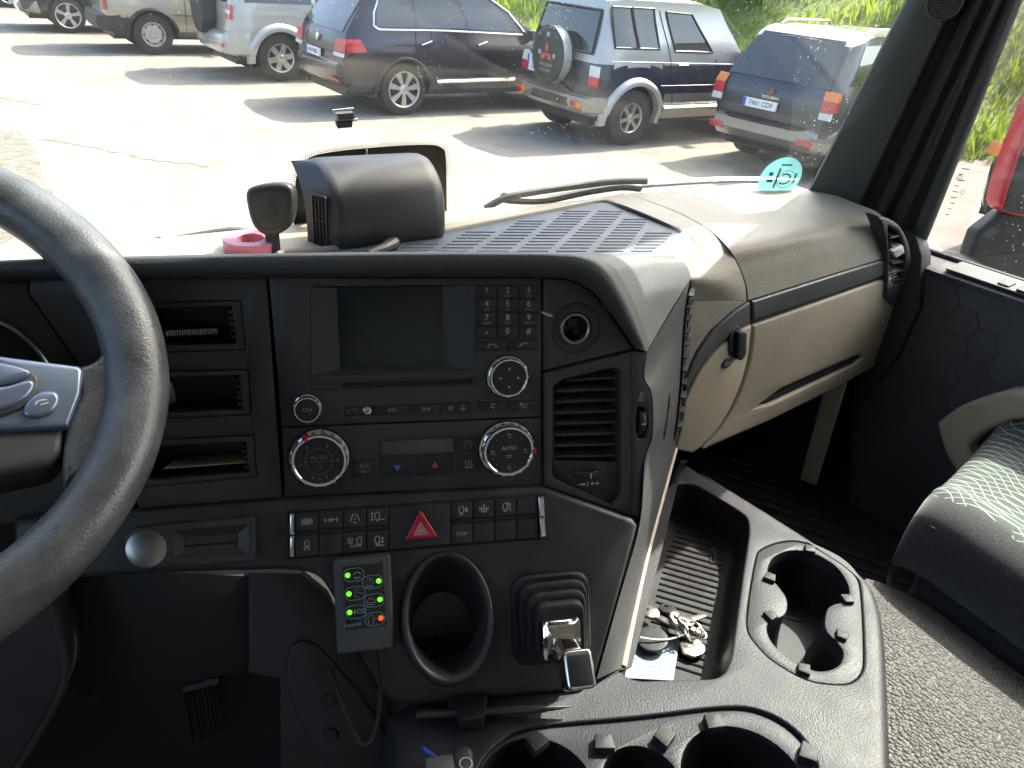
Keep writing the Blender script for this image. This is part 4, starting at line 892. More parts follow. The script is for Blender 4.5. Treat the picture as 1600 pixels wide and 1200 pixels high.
# cup insert
cz = FC.loop(f8); mb = MB(); mb.slab(FC, off(ccw(FC.loop(insl)), .0008), -.02, -.001, .002, holes=[(cz, None, False)], back=False); mb.build('cup_insert', 'console', con)
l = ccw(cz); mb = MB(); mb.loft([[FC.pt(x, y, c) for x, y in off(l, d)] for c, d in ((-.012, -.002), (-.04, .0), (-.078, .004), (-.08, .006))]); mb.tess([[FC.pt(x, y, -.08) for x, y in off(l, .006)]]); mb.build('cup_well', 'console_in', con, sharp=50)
cw = FC.px(1258, 905); mb = MB()
for k in (.012, .022, .032, .042): mb.tube([FC.pt(cw[0]+k*math.cos(a/28*2*PI)+.035, cw[1]+k*math.sin(a/28*2*PI)+.03, -.079) for a in range(28)], .0009, 5, closed=True)
mb.build('well_rings', 'console_side', con)
def tab(px_, py_, ang, w_=.016, d=.014, z0=-.001, z1=.0045, parent=con):
    p = FC.px(px_, py_); u_ = V((math.cos(R(ang)), math.sin(R(ang)), 0)); f = Fr(FC.pt(*p), u_, Z.cross(u_)); mb = MB()
    mb.slab(f, rnd([(-w_/2, -d/2), (w_/2, -d/2), (w_*.38, d*.5), (-w_*.38, d*.5)], .0015, 2), z0-.004, z1, .0015); o = mb.build('rubber_tab', 'boot', parent)
for x, y, a in ((885, 625, -60), (1068, 497, -140), (1240, 725, 150), (890, 800, -95), (1215, 890, 120), (1040, 1045, 40)): tab(x/2.926+900, y/2.926+690, a)
# front wells
rl = ccw(FC.loop(rec)); mb = MB()
wells = [(*FC.px(838, 1236, -.006), .058), (*FC.px(1003, 1222, -.006), .040), (*FC.px(1163, 1222, -.006), .064)]
mb.slab(FC, off(rl, -.0006), -.012, -.0055, .001, holes=[(ell(x, y, r, r, 36), None, False) for x, y, r in wells], back=False); mb.build('well_plate', 'console', con)
for x, y, r in wells:
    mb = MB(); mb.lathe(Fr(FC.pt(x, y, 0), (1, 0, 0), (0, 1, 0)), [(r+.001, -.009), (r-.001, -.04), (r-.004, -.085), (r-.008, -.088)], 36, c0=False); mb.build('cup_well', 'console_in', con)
for x, y, a in ((838, 1160, 10), (943, 1161, -30), (1037, 1152, 20), (1115, 1129, -20), (1263, 1178, -150)): tab(x, y, a, .022, .018)
# left flank panel of the console and dark gap
LF = Fr(FC.P(608, 1110), FC.P(655, 1290)-FC.P(608, 1110), Z)
LF = Fr(FC.P(604, 1112), (FC.P(655, 1290)-FC.P(604, 1112)), V((.35, .1, 1)))
mb = MB(); mb.slab(FB, FB.loop([(388, 893), (470, 895), (512, 930), (562, 1020), (606, 1105), (670, 1270), (440, 1270), (436, 1062), (388, 1052)], -.055), -.12, -.055, .004); mb.build('knee_side', 'console_side', con)
mb = MB(); mb.slab(FB, rnd(FB.loop([(452, 1012), (468, 1000), (500, 1012), (560, 1080), (610, 1160), (650, 1270), (560, 1270), (470, 1130), (446, 1070)], -.050), .004), -.056, -.050, .003, seg=3); mb.build('flank_panel', 'console_side', con)
for p in ((512, 1095), (516, 1148)):
    mb = MB(); f = FB.shift(*FB.px(*p, -.049), -.049); mb.lathe(f, [(.008, 0), (.007, .002), (.003, .0025)], 14); mb.build('screw_cap', 'panel_dark', con)

# knee panel, column trim, pedals
mb = MB(); mb.slab(FA, FA.loop([(20, 880), (392, 900), (388, 1052), (120, 1092)], -.07), -.12, -.07, .004); mb.slab(FA, FA.loop([(-40, 1030), (470, 1020), (560, 1300), (-40, 1300)], -.17), -.20, -.17, .002); struct(mb.build('knee_panel_wall', 'panel_dark'))
ct_ = empty('column_trim', FA.P(60, 1100, .0), 'dark trim with a highlight tube on its rounded edge below the steering wheel', 'trim')
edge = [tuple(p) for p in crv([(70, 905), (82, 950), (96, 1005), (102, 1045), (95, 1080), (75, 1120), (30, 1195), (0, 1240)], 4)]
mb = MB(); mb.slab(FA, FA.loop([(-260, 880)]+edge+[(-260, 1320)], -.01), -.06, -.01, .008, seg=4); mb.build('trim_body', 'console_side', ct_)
mb = MB(); mb.tube([FA.P(x, y, -.014) for x, y in edge], .004, 8); mb.build('trim_edge_highlight', 'panel', ct_)  # edge highlight put in as a tube of lighter material
pd = empty('accelerator_pedal', FA.P(320, 1160, -.12), 'black ribbed accelerator pedal in the dark footwell', 'pedal')
FPd = Fr(FA.P(318, 1110, -.12), FA.P(342, 1068, -.12)-FA.P(283, 1082, -.12), FA.v); pq = [(283, 1082), (340, 1068), (352, 1142), (298, 1160)]
mb = MB(); mb.slab(FPd, rnd(FPd.loop(pq), .004), -.012, 0, .002); mb.build('pedal_plate', 'rubber', pd)
for i in range(9):
    t = (i+.6)/9.4; a, b = FPd.P(lerp(283, 340, t), lerp(1082, 1068, t), .002), FPd.P(lerp(298, 352, t), lerp(1160, 1142, t), .002); mb = MB(); mb.tube([a, b], .0022, 6); mb.build('pedal_rib', 'boot', pd)
mb = MB(); mb.tube([FPd.P(320, 1100, -.012), FPd.P(330, 1060, -.05)], .008, 8); mb.build('pedal_arm', 'panel_dark', pd)

# ================================================================ tunnel cover, floor mat
rid = crv([(1352, 905), (1385, 915), (1425, 934), (1470, 962), (1530, 1008), (1600, 1060), (1700, 1130)], 5)
inn_ = crv([(1330, 960), (1340, 1000), (1345, 1060), (1350, 1120), (1360, 1200), (1380, 1280), (1420, 1380)], 5)
mb = MB(); Rr = [atz(p[0], p[1], 1.70) for p in rid]; Ii = [atz(p[0], p[1], 1.712) for p in inn_]
bump_ = lambda t: .012*math.sin(PI*min(1, max(0, t)))
rows = [[lerp(a, b, t)+Z*bump_(t) for a, b in zip(Ii, Rr)] for t in [k/10 for k in range(11)]]
rows += [[p+V((.010, .004, -.006)) for p in Rr], [p+V((.020, .008, -.03)) for p in Rr], [p+V((.03, .012, -.12)) for p in Rr], [p+V((.04, .02, -.24)) for p in Rr]]
mb.grid(rows); tag(mb.build('tunnel_cover', 'tunnel', sharp=80), 'pebbled grey rubber engine tunnel cover between console and passenger seat', 'cover')
FF = FH(ZF+.004)
fmr = empty('floor_mat', FF.P(1300, 850), 'dark brown ribbed rubber mat in the passenger footwell', 'mat')
mb = MB(); mb.slab(hb, [(.40, .05), (1.13, .05), (1.13, .98), (.40, .98)], ZF+.0005, ZF+.006, .002); mb.build('mat_base', 'floor_mat', fmr)
for i in range(17):
    p = (1215-i*9+40, 775+i*13); d0 = FF.P(1225, 785); d1 = FF.P(1440, 856); dr = (d1-d0).normalized(); nrm = V((dr.y, -dr.x, 0))*-1
    a = d0 + nrm*(-.05)*0; k = (i-4)*.034; q0 = d0 - Z.cross(dr)*k
    P0 = q0 - dr*.20; P1 = q0 + dr*.42
    f = Fr(V((P0.x, P0.y, ZF+.005)), dr, Z.cross(dr)); L_ = (P1-P0).length
    s0 = 0
    # clip to the footwell
    ts = [t/40*L_ for t in range(41) if .42 < (P0+dr*(t/40*L_)).x < 1.05 and .08 < (P0+dr*(t/40*L_)).y < .96]
    if len(ts) < 4: continue
    mb = MB(); mb.slab(f, rect(ts[0], -.008, ts[-1], .008, .004, 2), 0, .006, .003); mb.build('mat_rib', 'floor_mat', fmr)
# things under the seat front
mb = MB(); q = [FF.P(1445, 985), FF.P(1500, 925), FF.P(1640, 1010), FF.P(1640, 1100)]; mb.loft([q, [p+Z*.10 for p in q]], cap1=True); tag(mb.build('seat_plinth', 'panel', bevel=.006), 'dark plastic seat plinth low behind the tunnel cover', 'plinth')
# beige post beside the door
mb = MB(); q = [atx(1290, 600, 1.05), atx(1327, 585, 1.05), atx(1276, 760, 1.05), atx(1249, 750, 1.05)]
mb.loft([q, [p+V((.02, .012, 0)) for p in q]], cap0=True, cap1=True); tag(mb.build('door_post', 'beige', bevel=.004), 'narrow beige post standing below the glovebox beside the door', 'post')
mb = MB(); q = [atx(1200, 640, 1.06), atx(1290, 600, 1.06), atx(1249, 760, 1.06), atx(1150, 740, 1.06)]; mb.box(FH(0), .45, .99, ZF, 1.12, 1.03, 2.0); mb.box(FH(0), 1.14, .80, ZF-.05, 1.24, 1.10, 2.02); mb.box(FH(0), .45, 1.03, ZF-.05, 1.16, 1.12, 2.06); struct(mb.build('footwell_wall', 'panel_dark'))

# ================================================================ right door
DX = 1.145
FDR = Fr((DX, 0, 0), (0, -1, 0), Z)
dr_ = empty('passenger_door', (DX+.03, .3, ZF), 'dark passenger door with honeycomb speaker grille and beige pull handle', 'door')
mb = MB(); mb.slab(FDR, FDR.loop([(1421, 410), (1500, 437), (1600, 470), (1800, 540), (1800, 1200), (1322, 800), (1330, 610), (1362, 572), (1398, 510), (1410, 470)]), -.07, 0, .012, seg=4); mb.build('door_panel', 'door_trim', dr_)
A1, A2 = atx(1421, 408, DX), atx(1800, 538, DX); k_ = (A2.z-A1.z)/(A2.y-A1.y)
P1 = V((DX-.004, .80, A1.z+k_*(.80-A1.y))); P2 = V((DX-.004, -.7, A1.z+k_*(-.7-A1.y)))
mb = MB(); sec = [(-.0, -.012), (.003, -.003), (.012, .001), (.045, .006), (.075, .008), (.075, -.05)]
mb.grid([[lerp(P1, P2, i/20)+V((dx, 0, dz_)) for i in range(21)] for dx, dz_ in sec]); mb.build('door_ledge', 'console', dr_)
mb = MB(); q0, q1 = lerp(P1, P2, .0), lerp(P1, P2, 1); mb.tube([q0+V((.07, 0, .010)), q1+V((.07, 0, .010))], .006, 8); mb.build('window_seal', 'rubber', dr_)
fL = Fr(lerp(P1, P2, .3)+V((0, 0, .0)), (P2-P1), V((1, 0, .12)))
def ledge(a0, b0, a1, b1, h, name, m, r=.003): mb = MB(); f = Fr(P1, (P2-P1), V((1, 0, .14))); s = -1 if f.n.z < 0 else 1; mb.slab(Fr(f.o+Z*.0035, f.u, f.v) , rect(a0, b0, a1, b1, r), -.002*s, h*s, .0012) if s > 0 else mb.slab(Fr(f.o+Z*.0035, -f.u, f.v), rect(-a1, b0, -a0, b1, r), -.002, h, .0012); return mb.build(name, m, dr_)
a_ = (atx(1475, 412, DX)-P1).length; b_ = (atx(1552, 440, DX)-P1).length; c_ = (atx(1582, 452, DX)-P1).length
ledge(a_, .012, a_+.42, .062, .002, 'switch_panel', 'panel'); ledge(b_, .018, b_+.020, .044, .005, 'window_switch', 'key'); ledge(c_, .015, c_+.03, .05, .006, 'window_switch', 'key')
# honeycomb
mb = MB(); cg = FDR.px(1488, 545, 0); rh = .031
for i in range(-4, 5):
    for j in range(-3, 4):
        x = i*rh*1.5; y = (j+(i % 2)*.5)*rh*math.sqrt(3)
        if (x/.105)**2+(y/.10)**2 > 1: continue
        h = [(cg[0]+x+rh*.97*math.cos(R(60*k)), cg[1]+y+rh*.97*math.sin(R(60*k))) for k in range(6)]
        mb.tube([FDR.pt(*p, .0005) for p in h], .0009, 5, closed=True)
mb.build('speaker_grille', 'door_trim', dr_)
ao = [tuple(p) for p in crv([(1463, 660), (1500, 634), (1550, 617), (1600, 611), (1760, 640)], 5)] + [(1760, 760), (1600, 800)] + [tuple(p) for p in crv([(1520, 762), (1496, 742), (1476, 710), (1463, 668)], 4)]
ai = [tuple(p) for p in crv([(1512, 700), (1530, 682), (1560, 666), (1600, 656), (1700, 655)], 4)] + [(1700, 740), (1600, 760), (1522, 735)]
mb = MB(); mb.slab(FDR, FDR.loop(ao, .035), -.005, .035, .010, seg=4, holes=[(FDR.loop(ai, .035), .03, False)]); mb.build('pull_handle', 'beige', dr_)
mb = MB(); mb.slab(FDR, FDR.loop(ai, .004), -.004, .004, .001); mb.build('handle_pocket', 'void', dr_)
# side window and wall around it
mb = MB(); gp_ = [V((1.213, .88, 1.96)), V((1.213, -.62, 1.86)), V((1.213, -.62, 2.98)), V((1.213, .60, 2.98))]
mb.loft([gp_, [p+V((.005, 0, 0)) for p in gp_]], cap0=True, cap1=True); tag(mb.build('side_window', 'side_glass', smooth=False), 'passenger side window pane above the door ledge', 'window')
mb = MB(); mb.box(FH(0), 1.15, -1.05, 1.3, 1.24, -.60, 3.25); mb.box(FH(0), 1.15, -.60, 2.97, 1.24, .75, 3.25); struct(mb.build('cab_right_wall', 'pillar'))
mb = MB(); mb.box(FH(0), 1.21, -.6, 1.2, 1.24, .87, 1.90); struct(mb.build('door_skin_wall', 'panel_dark'))
# clear wind deflector outside the window, with faint print
FWD = Fr((1.245, 0, 0), (0, -1, 0), Z)
dfp = [(1452, 368), (1459, 340), (1500, 232), (1548, 120), (1592, 20), (1660, -120), (1760, -120), (1680, 20), (1600, 170), (1560, 225), (1540, 275), (1520, 330), (1500, 395), (1475, 390)]
wd = empty('wind_deflector', FWD.P(1480, 390), 'clear pinkish wind deflector strip outside the passenger window', 'deflector')
mb = MB(); mb.slab(FWD, FWD.loop(dfp), -.002, .002, .0008); mb.build('sheet', 'deflector', wd)
mb = MB()
for k in range(9): a, b = FWD.px(1478+k*3+random.uniform(-2, 2), 335-k*9, .003), FWD.px(1490+k*3.2, 337-k*9, .003); mb.ribbon(FWD, [a, lerp(V(a), V(b), random.uniform(.4, 1))], .0016, .003)
c = FWD.px(1499, 278, .003); mb.ribbon(FWD, circ(*c, .005, 14)[:-1], .0009, .003, True); mb.ribbon(FWD, [c, (c[0], c[1]+.005)], .0008, .003); mb.ribbon(FWD, [c, (c[0]+.0043, c[1]-.0025)], .0008, .003); mb.ribbon(FWD, [c, (c[0]-.0043, c[1]-.0025)], .0008, .003)
c = FWD.px(1504, 300, .003); mb.ribbon(FWD, circ(*c, .004, 12)[:-1], .0009, .003, True)
mb.build('marking', 'key', wd, smooth=False)

# ================================================================ passenger seat
def seat_net():
    m = bpy.data.materials.new('seat_fabric'); m.use_nodes = True; n = m.node_tree.nodes; L = m.node_tree.links; b = n['Principled BSDF']
    tc = n.new('ShaderNodeTexCoord'); sx = n.new('ShaderNodeSeparateXYZ'); L.new(tc.outputs['Object'], sx.inputs[0])
    def mth(op, a, c=None, d=None):
        q = n.new('ShaderNodeMath'); q.operation = op
        for i, v_ in enumerate((a, c, d)):
            if v_ is None: continue
            if isinstance(v_, (int, float)): q.inputs[i].default_value = v_
            else: L.new(v_, q.inputs[i])
        return q.outputs[0]
    def lines(sgn):
        w1 = mth('SINE', mth('MULTIPLY', sx.outputs['Y'], 62.0)); ph = mth('MULTIPLY', w1, sgn*.012)
        w2 = mth('MULTIPLY', mth('SINE', mth('MULTIPLY', sx.outputs['X'], 24.0)), .006)
        t = mth('ADD', mth('ADD', sx.outputs['X'], ph), mth('ADD', w2, mth('MULTIPLY', sx.outputs['Y'], sgn*.35)))
        s = mth('ABSOLUTE', mth('SINE', mth('MULTIPLY', t, 165.0))); return mth('LESS_THAN', s, .17)
    mask = mth('MAXIMUM', lines(1), lines(-1))
    nz = n.new('ShaderNodeTexNoise'); nz.inputs['Scale'].default_value = 600; L.new(tc.outputs['Object'], nz.inputs['Vector'])
    rp = n.new('ShaderNodeMix'); rp.data_type = 'RGBA'; rp.inputs['A'].default_value = (.05, .07, .06, 1); rp.inputs['B'].default_value = (.30, .32, .30, 1); L.new(mask, rp.inputs['Factor'])
    L.new(rp.outputs['Result'], b.inputs['Base Color']); b.inputs['Roughness'].default_value = .9
    bp = n.new('ShaderNodeBump'); bp.inputs['Strength'].default_value = .6; bp.inputs['Distance'].default_value = .002; L.new(mth('ADD', mask, nz.outputs['Fac']), bp.inputs['Height']); L.new(bp.outputs[0], b.inputs['Normal'])
    MATS['seat_fabric'] = m
seat_net()
st = empty('passenger_seat', (.86, .0, ZF), 'passenger seat with black bolster and white net patterned green cushion', 'seat')
zt = 1.845
def cush(x, y):    # cushion height profile
    return 0
ys_ = [.365, .36, .34, .31, .25, .15, .0, -.2, -.45]; mb = MB(); rows = []
FS0 = atz(1456, 782, 1.84)
X0 = FS0.x; Y0 = FS0.y
def ssec(yoff, kz, kx):
    """cross-section of the cushion (x from the left edge), closed top only"""
    pts = []
    for x, z in ((.012, -.11), (.0, -.08), (-.002, -.045), (.012, -.015), (.045, .004), (.075, .006), (.11, -.006), (.16, -.012), (.25, -.014), (.34, -.012), (.39, -.006), (.425, .006), (.455, .004), (.488, -.015), (.50, -.05), (.5, -.09), (.488, -.13)):
        pts.append(V((X0+.25+(x-.25)*kx, Y0+yoff+.22*x, zt-.02 + (z if z < 0 else z) - kz)))
    return pts
secs = [(.018, .075, .93), (.022, .05, .95), (.018, .022, .975), (.0, .006, .99), (-.035, .0, 1), (-.10, .002, 1), (-.2, .006, 1), (-.35, .010, 1), (-.55, .012, 1)]
S_ = [ssec(*s) for s in secs]
# front closing rows
S_ = [[p+V((0, -.006, -.03)) for p in S_[0]]] + S_
mb = MB(); g = [crv(r, 3) for r in S_]; g = [list(c) for c in zip(*[crv(list(c), 3) for c in zip(*g)])]
mb.grid(g); o = mb.build('cushion', ['seat_black', 'seat_fabric'], st, sharp=80)
for p in o.data.polygons:
    c = p.center + ORG[o]
    if c.z > zt-.075 and X0+.05 < c.x < X0+.45 and (c.z > zt-.05 or c.y > Y0): p.material_index = 1
mb = MB(); mb.box(FH(0), X0+.02, Y0-.55, zt-.28, X0+.48, Y0-.005, zt-.13); mb.build('seat_base', 'seat_black', st, bevel=.02)
mb = MB(); mb.tube(crv([V((X0+.004+.02*math.sin(t), Y0-.01-t*.06, zt-.045-.006*t)) for t in range(9)], 3), .0016, 6); mb.build('seam', 'rubber', st)
mb = MB(); fb = Fr((X0+.25, Y0-.56, zt-.03), (1, 0, 0), V((0, -.25, 1))); mb.slab(fb, rect(-.24, 0, .24, .62, .06, 6), -.09, .02, .03, seg=4); mb.build('backrest', 'seat_black', st)
# driver seat backrest is behind the camera; steering wheel
TW, AZW = R(30.9), R(11.2); e1 = V((math.cos(AZW), math.sin(AZW), 0)); e2 = V((-math.sin(AZW)*math.cos(TW), math.cos(AZW)*math.cos(TW), math.sin(TW)))
FWh = Fr((-.419, .652, 2.158), e1, e2)
sw = empty('steering_wheel', FWh.o-FWh.n*.05, 'worn black leather steering wheel with silver button spoke', 'steering wheel')
mb = MB(); rings = []
N = 120
for i in range(N):
    a = 2*PI*i/N; rr = .0245*(1+.05*math.sin(3*a+1)); d = FWh.u*math.cos(a)+FWh.v*math.sin(a); c = FWh.o+d*.223
    rings.append([c+d*(rr*math.cos(b*2*PI/20))+FWh.n*(rr*.92*math.sin(b*2*PI/20)) for b in range(20)])
I = [mb.add(r) for r in rings]
for a, b in zip(I, I[1:]+I[:1]): mb.bridge(a, b)
mb.build('rim', 'leather', sw)
mb = MB(); mb.slab(FWh, FWh.loop([(-160, 541), (0, 554), (124, 570), (131, 578), (126, 615), (106, 664), (0, 668), (-160, 672)], .008), -.02, .008, .004, seg=3); sp_ = mb.build('spoke', 'spoke_paint', sw)
mb = MB(); mb.slab(FWh, rnd(FWh.loop([(-160, 676), (0, 672), (101, 668), (96, 708), (74, 728), (0, 742), (-160, 760)], .0), .004), -.03, .002, .006, seg=3); mb.build('spoke_lower', 'panel', sw)
# leather webs where the spoke meets the rim
mb = MB(); mb.slab(FWh, FWh.loop([tuple(p) for p in crv([(118, 572), (150, 560), (172, 530), (200, 520), (205, 620), (180, 700), (120, 745), (98, 742), (104, 668), (126, 615)], 3)], .004), -.016, .004, .006, seg=4); mb.build('spoke_root', 'leather', sw)
def podl(pxs, c0, c1, name, m, ch=.003): mb = MB(); mb.slab(FWh, [tuple(p) for p in crv(FWh.loop(pxs, c1), 5, closed=True)], c0, c1, ch, seg=3); return mb.build(name, m, sp_)
podl([(-40, 560), (20, 565), (52, 578), (62, 598), (50, 622), (20, 642), (-40, 650)], .007, .0115, 'button_bezel', 'panel')
podl([(-40, 562), (15, 567), (46, 578), (40, 588), (5, 598), (-40, 600)], .011, .0145, 'button', 'spoke_paint')
podl([(-40, 606), (8, 602), (44, 592), (54, 600), (42, 618), (14, 634), (-40, 642)], .011, .0145, 'button', 'spoke_paint')
podl([(36, 642), (44, 622), (66, 610), (88, 612), (92, 626), (80, 642), (54, 650)], .0075, .0125, 'button', 'spoke_paint')
c = FWh.px(66, 628, .0128); f = FWh.shift(*c); icon(f, 'marking', 'white_print', .0130, sp_, strokes=[[(-.005, -.001), (-.003, .0014), (.001, .0016), (.0035, .0006)], [(-.002, -.002), (.004, -.002)]], w_=.0012)
mb = MB(); mb.lathe(FWh, [(.10, -.05), (.105, -.01), (.09, .012), (.05, .018)], 40); mb.build('airbag_hub', 'panel', sw)
mb = MB(); mb.slab(FWh, [(-.22, -.03), (-.09, -.04), (-.09, .04), (-.22, .03)], -.02, .005, .004); mb.build('spoke', 'spoke_paint', sw)
mb = MB(); mb.slab(FWh, [(-.03, -.21), (.03, -.21), (.05, -.09), (-.05, -.09)], -.02, .005, .004); mb.build('spoke', 'panel', sw)
mb = MB(); mb.tube([FWh.pt(0, 0, -.02), FWh.pt(0, -.0, -.28)], .045, 20); mb.build('column', 'panel_dark', sw)
tip = CAM+ray(271, 612)*.70; s0 = tip+V((-.16, .03, -.02)); mb = MB(); mb.tube([s0, lerp(s0, tip, .8), lerp(s0, tip, .97), tip], [.007, .008, .011, .009], 14); mb.build('stalk', 'panel', sw)

# ================================================================ loose things and things on the windscreen
# key bunch in the tray
ZT = ZC+dz
FT = FH(ZT+.004)
kb_ = empty('key_bunch', FT.P(1050, 990), 'bunch of keys with round dark fob in the console tray', 'keys')
def keyblade(p0, p1, zz, w_=.0085, head=True, m='key_metal', hm='key_metal'):
    a, b = FH(ZT+zz[0]).P(*p0), FH(ZT+zz[1]).P(*p1); f = Fr(a, b-a, Z.cross(b-a)); L_ = (b-a).length; mb = MB()
    mb.slab(f, [(0, -w_/2), (L_*.92, -w_/2), (L_, 0), (L_*.95, w_*.35), (L_*.8, w_*.5), (L_*.7, w_*.3), (L_*.6, w_*.5), (L_*.5, w_*.35), (L_*.4, w_*.5), (0, w_/2)], -.001, .0012, .0004); mb.build('key_blade', m, kb_)
    mb = MB(); mb.slab(f, ell(-.010, 0, .0135, .0115, 22), -.002, .0026, .001, holes=[(ell(-.016, 0, .003, .003, 10), None, False)]); mb.build('key_head', hm, kb_)
keyblade((1025, 962), (1068, 985), (.018, .022), hm='key_metal'); keyblade((1048, 958), (1070, 982), (.012, .026), hm='key_dark'); keyblade((1078, 968), (1104, 960), (.022, .01)); keyblade((1070, 975), (1100, 992), (.02, .008))
keyblade((1088, 1010), (1068, 985), (.006, .02))
f = FH(ZT+.012); c = f.px(1019, 999); f = Fr(f.pt(*c), (1, 0, .1), (0, 1, -.05)); mb = MB(); mb.lathe(f, [(.020, -.002), (.0205, 0), (.020, .0025), (.017, .003), (.006, .0026)], 36); mb.build('round_fob', 'key_dark', kb_)
f = FH(ZT+.008); mb = MB(); l = f.loop([(1060, 1004), (1088, 998), (1101, 1010), (1100, 1022), (1084, 1028), (1068, 1022)]); mb.slab(f, rnd(l, .004), -.002, .002, .001); mb.build('metal_tag', 'key_metal', kb_)
for (x, y, r_, zz, tl_) in ((1083, 985, .011, .024, .4), (1095, 990, .008, .018, -.3), (1066, 985, .007, .025, .6)):
    f = FH(ZT+zz); f = Fr(f.P(x, y), (1, 0, tl_), (0, 1, .3)); mb = MB(); mb.tube([f.pt(r_*math.cos(a/24*2*PI), r_*math.sin(a/24*2*PI), 0) for a in range(24)], .0011, 6, closed=True); mb.build('ring', 'chrome_dull', kb_)
f = FH(ZT+.018); mb = MB(); mb.tube(crv([f.P(1000, 996), f.P(1020, 999), f.P(1045, 999), f.P(1075, 990)], 4), .0012, 6); mb.build('cord', 'white_plastic', kb_)
# card and paper clip
FK = Fr(FH(ZT+.0025).P(1015, 1040), FH(ZT+.0025).P(1052, 1066)-FH(ZT+.0025).P(977, 1058), V((0, 1, .0)))
mb = MB(); FK2 = FH(ZT+.002); lc = FK2.loop([(975, 1060), (993, 984), (1062, 1000), (1052, 1064)]); mb.slab(FK2, lc, 0, .0009, .0003); card = tag(mb.build('printed_card', 'card', smooth=False), 'pale blue printed card under the keys in the tray', 'card')
mb = MB()
for i in range(9):
    for j in range(4):
        x0 = 984+j*17+(8-i)*1.6; a, b = FK2.px(x0, 1054-i*6.4, .001), FK2.px(x0+random.uniform(6, 14), 1055-i*6.4, .001); mb.ribbon(FK2, [a, b], .0011, .0012)
mb.build('print', 'blue_print', card, smooth=False)
f = FH(ZT+.002); pc = [(1112, 858), (1117, 856), (1119, 862), (1117, 878), (1112, 880), (1110, 874), (1112, 860), (1115, 860), (1116, 874)]; mb = MB(); mb.tube(crv([f.P(*p) for p in pc], 3), .0007, 5); tag(mb.build('paper_clip', 'chrome_dull'), 'small wire paper clip lying on the ribbed tray floor', 'paper clip')
# pen in its holder
f = FH(ZC+.012); pn = empty('ballpoint_pen', f.P(770, 1110), 'clear barrelled ballpoint pen clipped below the cup holder', 'pen')
a, b, c = f.P(650, 1117), f.P(835, 1108), f.P(892, 1104)
mb = MB(); mb.tube([a, b], .0042, 6); mb.build('barrel', 'tape_pen', pn); mb = MB(); mb.tube([b, lerp(b, c, .5), c], [.0042, .003, .0007], 10); mb.build('tip', 'panel_dark', pn)
mb = MB(); mb.slab(Fr(f.P(735, 1112)+Z*.003, UA, NIN), rnd([(-.022, .018), (.022, .018), (.012, -.014), (-.012, -.014)], .004), -.012, .003, .003); tag(mb.build('pen_clip', 'boot'), 'black moulded clip holding the pen below the fascia', 'clip')
# cable of the display
pth = [FB.P(588, 1020, .008), FB.P(591, 1050, .010), FB.P(594, 1090, .016), FB.P(590, 1125, .022), FB.P(583, 1150, .026), FB.P(573, 1164, .03), FB.P(562, 1158, .024), FB.P(546, 1125, .012), FB.P(530, 1085, -.004), FB.P(516, 1045, -.02)]
mb = MB(); mb.tube(crv(pth, 6), .0021, 8); tag(mb.build('display_cable', 'rubber'), 'thin black cable hanging in a loop from the grey display box', 'cable')
# second key bunch at the lower edge
f = FH(ZC+.012); k2 = empty('car_key', f.P(710, 1190), 'black car key with blue strip and metal ring by the lower cup wells', 'key')
mb = MB(); l = f.loop([(706, 1178), (722, 1166), (738, 1172), (742, 1215), (712, 1220)]); mb.slab(f, rnd(l, .008), -.008, .006, .004, seg=3); mb.build('fob', 'panel_dark', k2)
mb = MB(); mb.slab(Fr(f.P(690, 1200), UA, NIN), rect(-.016, -.012, .016, .012, .008), -.008, .004, .003); mb.build('fob_cap', 'device', k2)
mb = MB(); q = f.px(728, 1192, .007); mb.ribbon(f, circ(*q, .006, 16)[:-1], .001, .0066, True); mb.build('marking', 'white_print', k2, smooth=False)
mb = MB(); mb.tube([f.P(662, 1170), f.P(684, 1186)], .0022, 8); mb.build('strip', 'blue_plastic', k2)
mb = MB(); mb.tube(crv([f.P(712, 1180), f.P(706, 1188), f.P(712, 1196), f.P(720, 1192)], 5), .0011, 6); mb.build('ring', 'chrome', k2)
# pink tape roll
f = FH(ZD); c = f.px(392, 389); f = Fr(f.pt(*c), (1, 0, 0), (0, 1, 0)); mb = MB(); mb.lathe(f, [(.017, 0), (.033, 0), (.0335, .001), (.0335, .014), (.0325, .015), (.018, .015), (.017, .014), (.017, 0)], 40, c0=False, c1=False); tag(mb.build('tape_roll', 'pink'), 'pink tape roll lying on the dash top behind the hood', 'tape')
# small grey tool on the mat
f = FH(ZD+.01); mb = MB(); mb.tube([f.P(575, 396), f.P(600, 388), f.P(612, 382), f.P(617, 379)], [.004, .007, .009, .008], 10); tag(mb.build('small_torch', 'housing'), 'small grey cylinder lying on the dash mat behind the hood', 'torch')
# camera housing on the windscreen
ccx = empty('camera_housing', aty(585, 370, .96), 'large black camera housing at the foot of the windscreen', 'camera housing')
x0, x1 = aty(522, 320, .93).x, aty(697, 320, .93).x; zt_ = aty(600, 252, .975).z
def hsec(x, k, dzz=0):
    yb = wy(x, 2.2)-.02; pr_ = [(yb, zt_+.0), (.985, zt_-.001), (.955, zt_-.012), (.932, zt_-.032), (.922, zt_-.06), (.92, zt_-.09), (.925, ZD+.0)]
    cy_ = 1.0; return [V((x, cy_+(y-cy_)*k, ZD+(z-ZD)*(1-(1-k)*.25))) for y, z in pr_]
xs_ = [(x0, .93), (x0+.004, .985), (x0+.012, 1), (lerp(x0, x1, .5), 1), (x1-.02, 1), (x1-.006, .96), (x1, .86), (x1+.001, .4)]
mb = MB(); g = [crv(hsec(x, k), 3) for x, k in xs_]; mb.grid(g); mb.build('cover', 'housing', ccx, sharp=75)
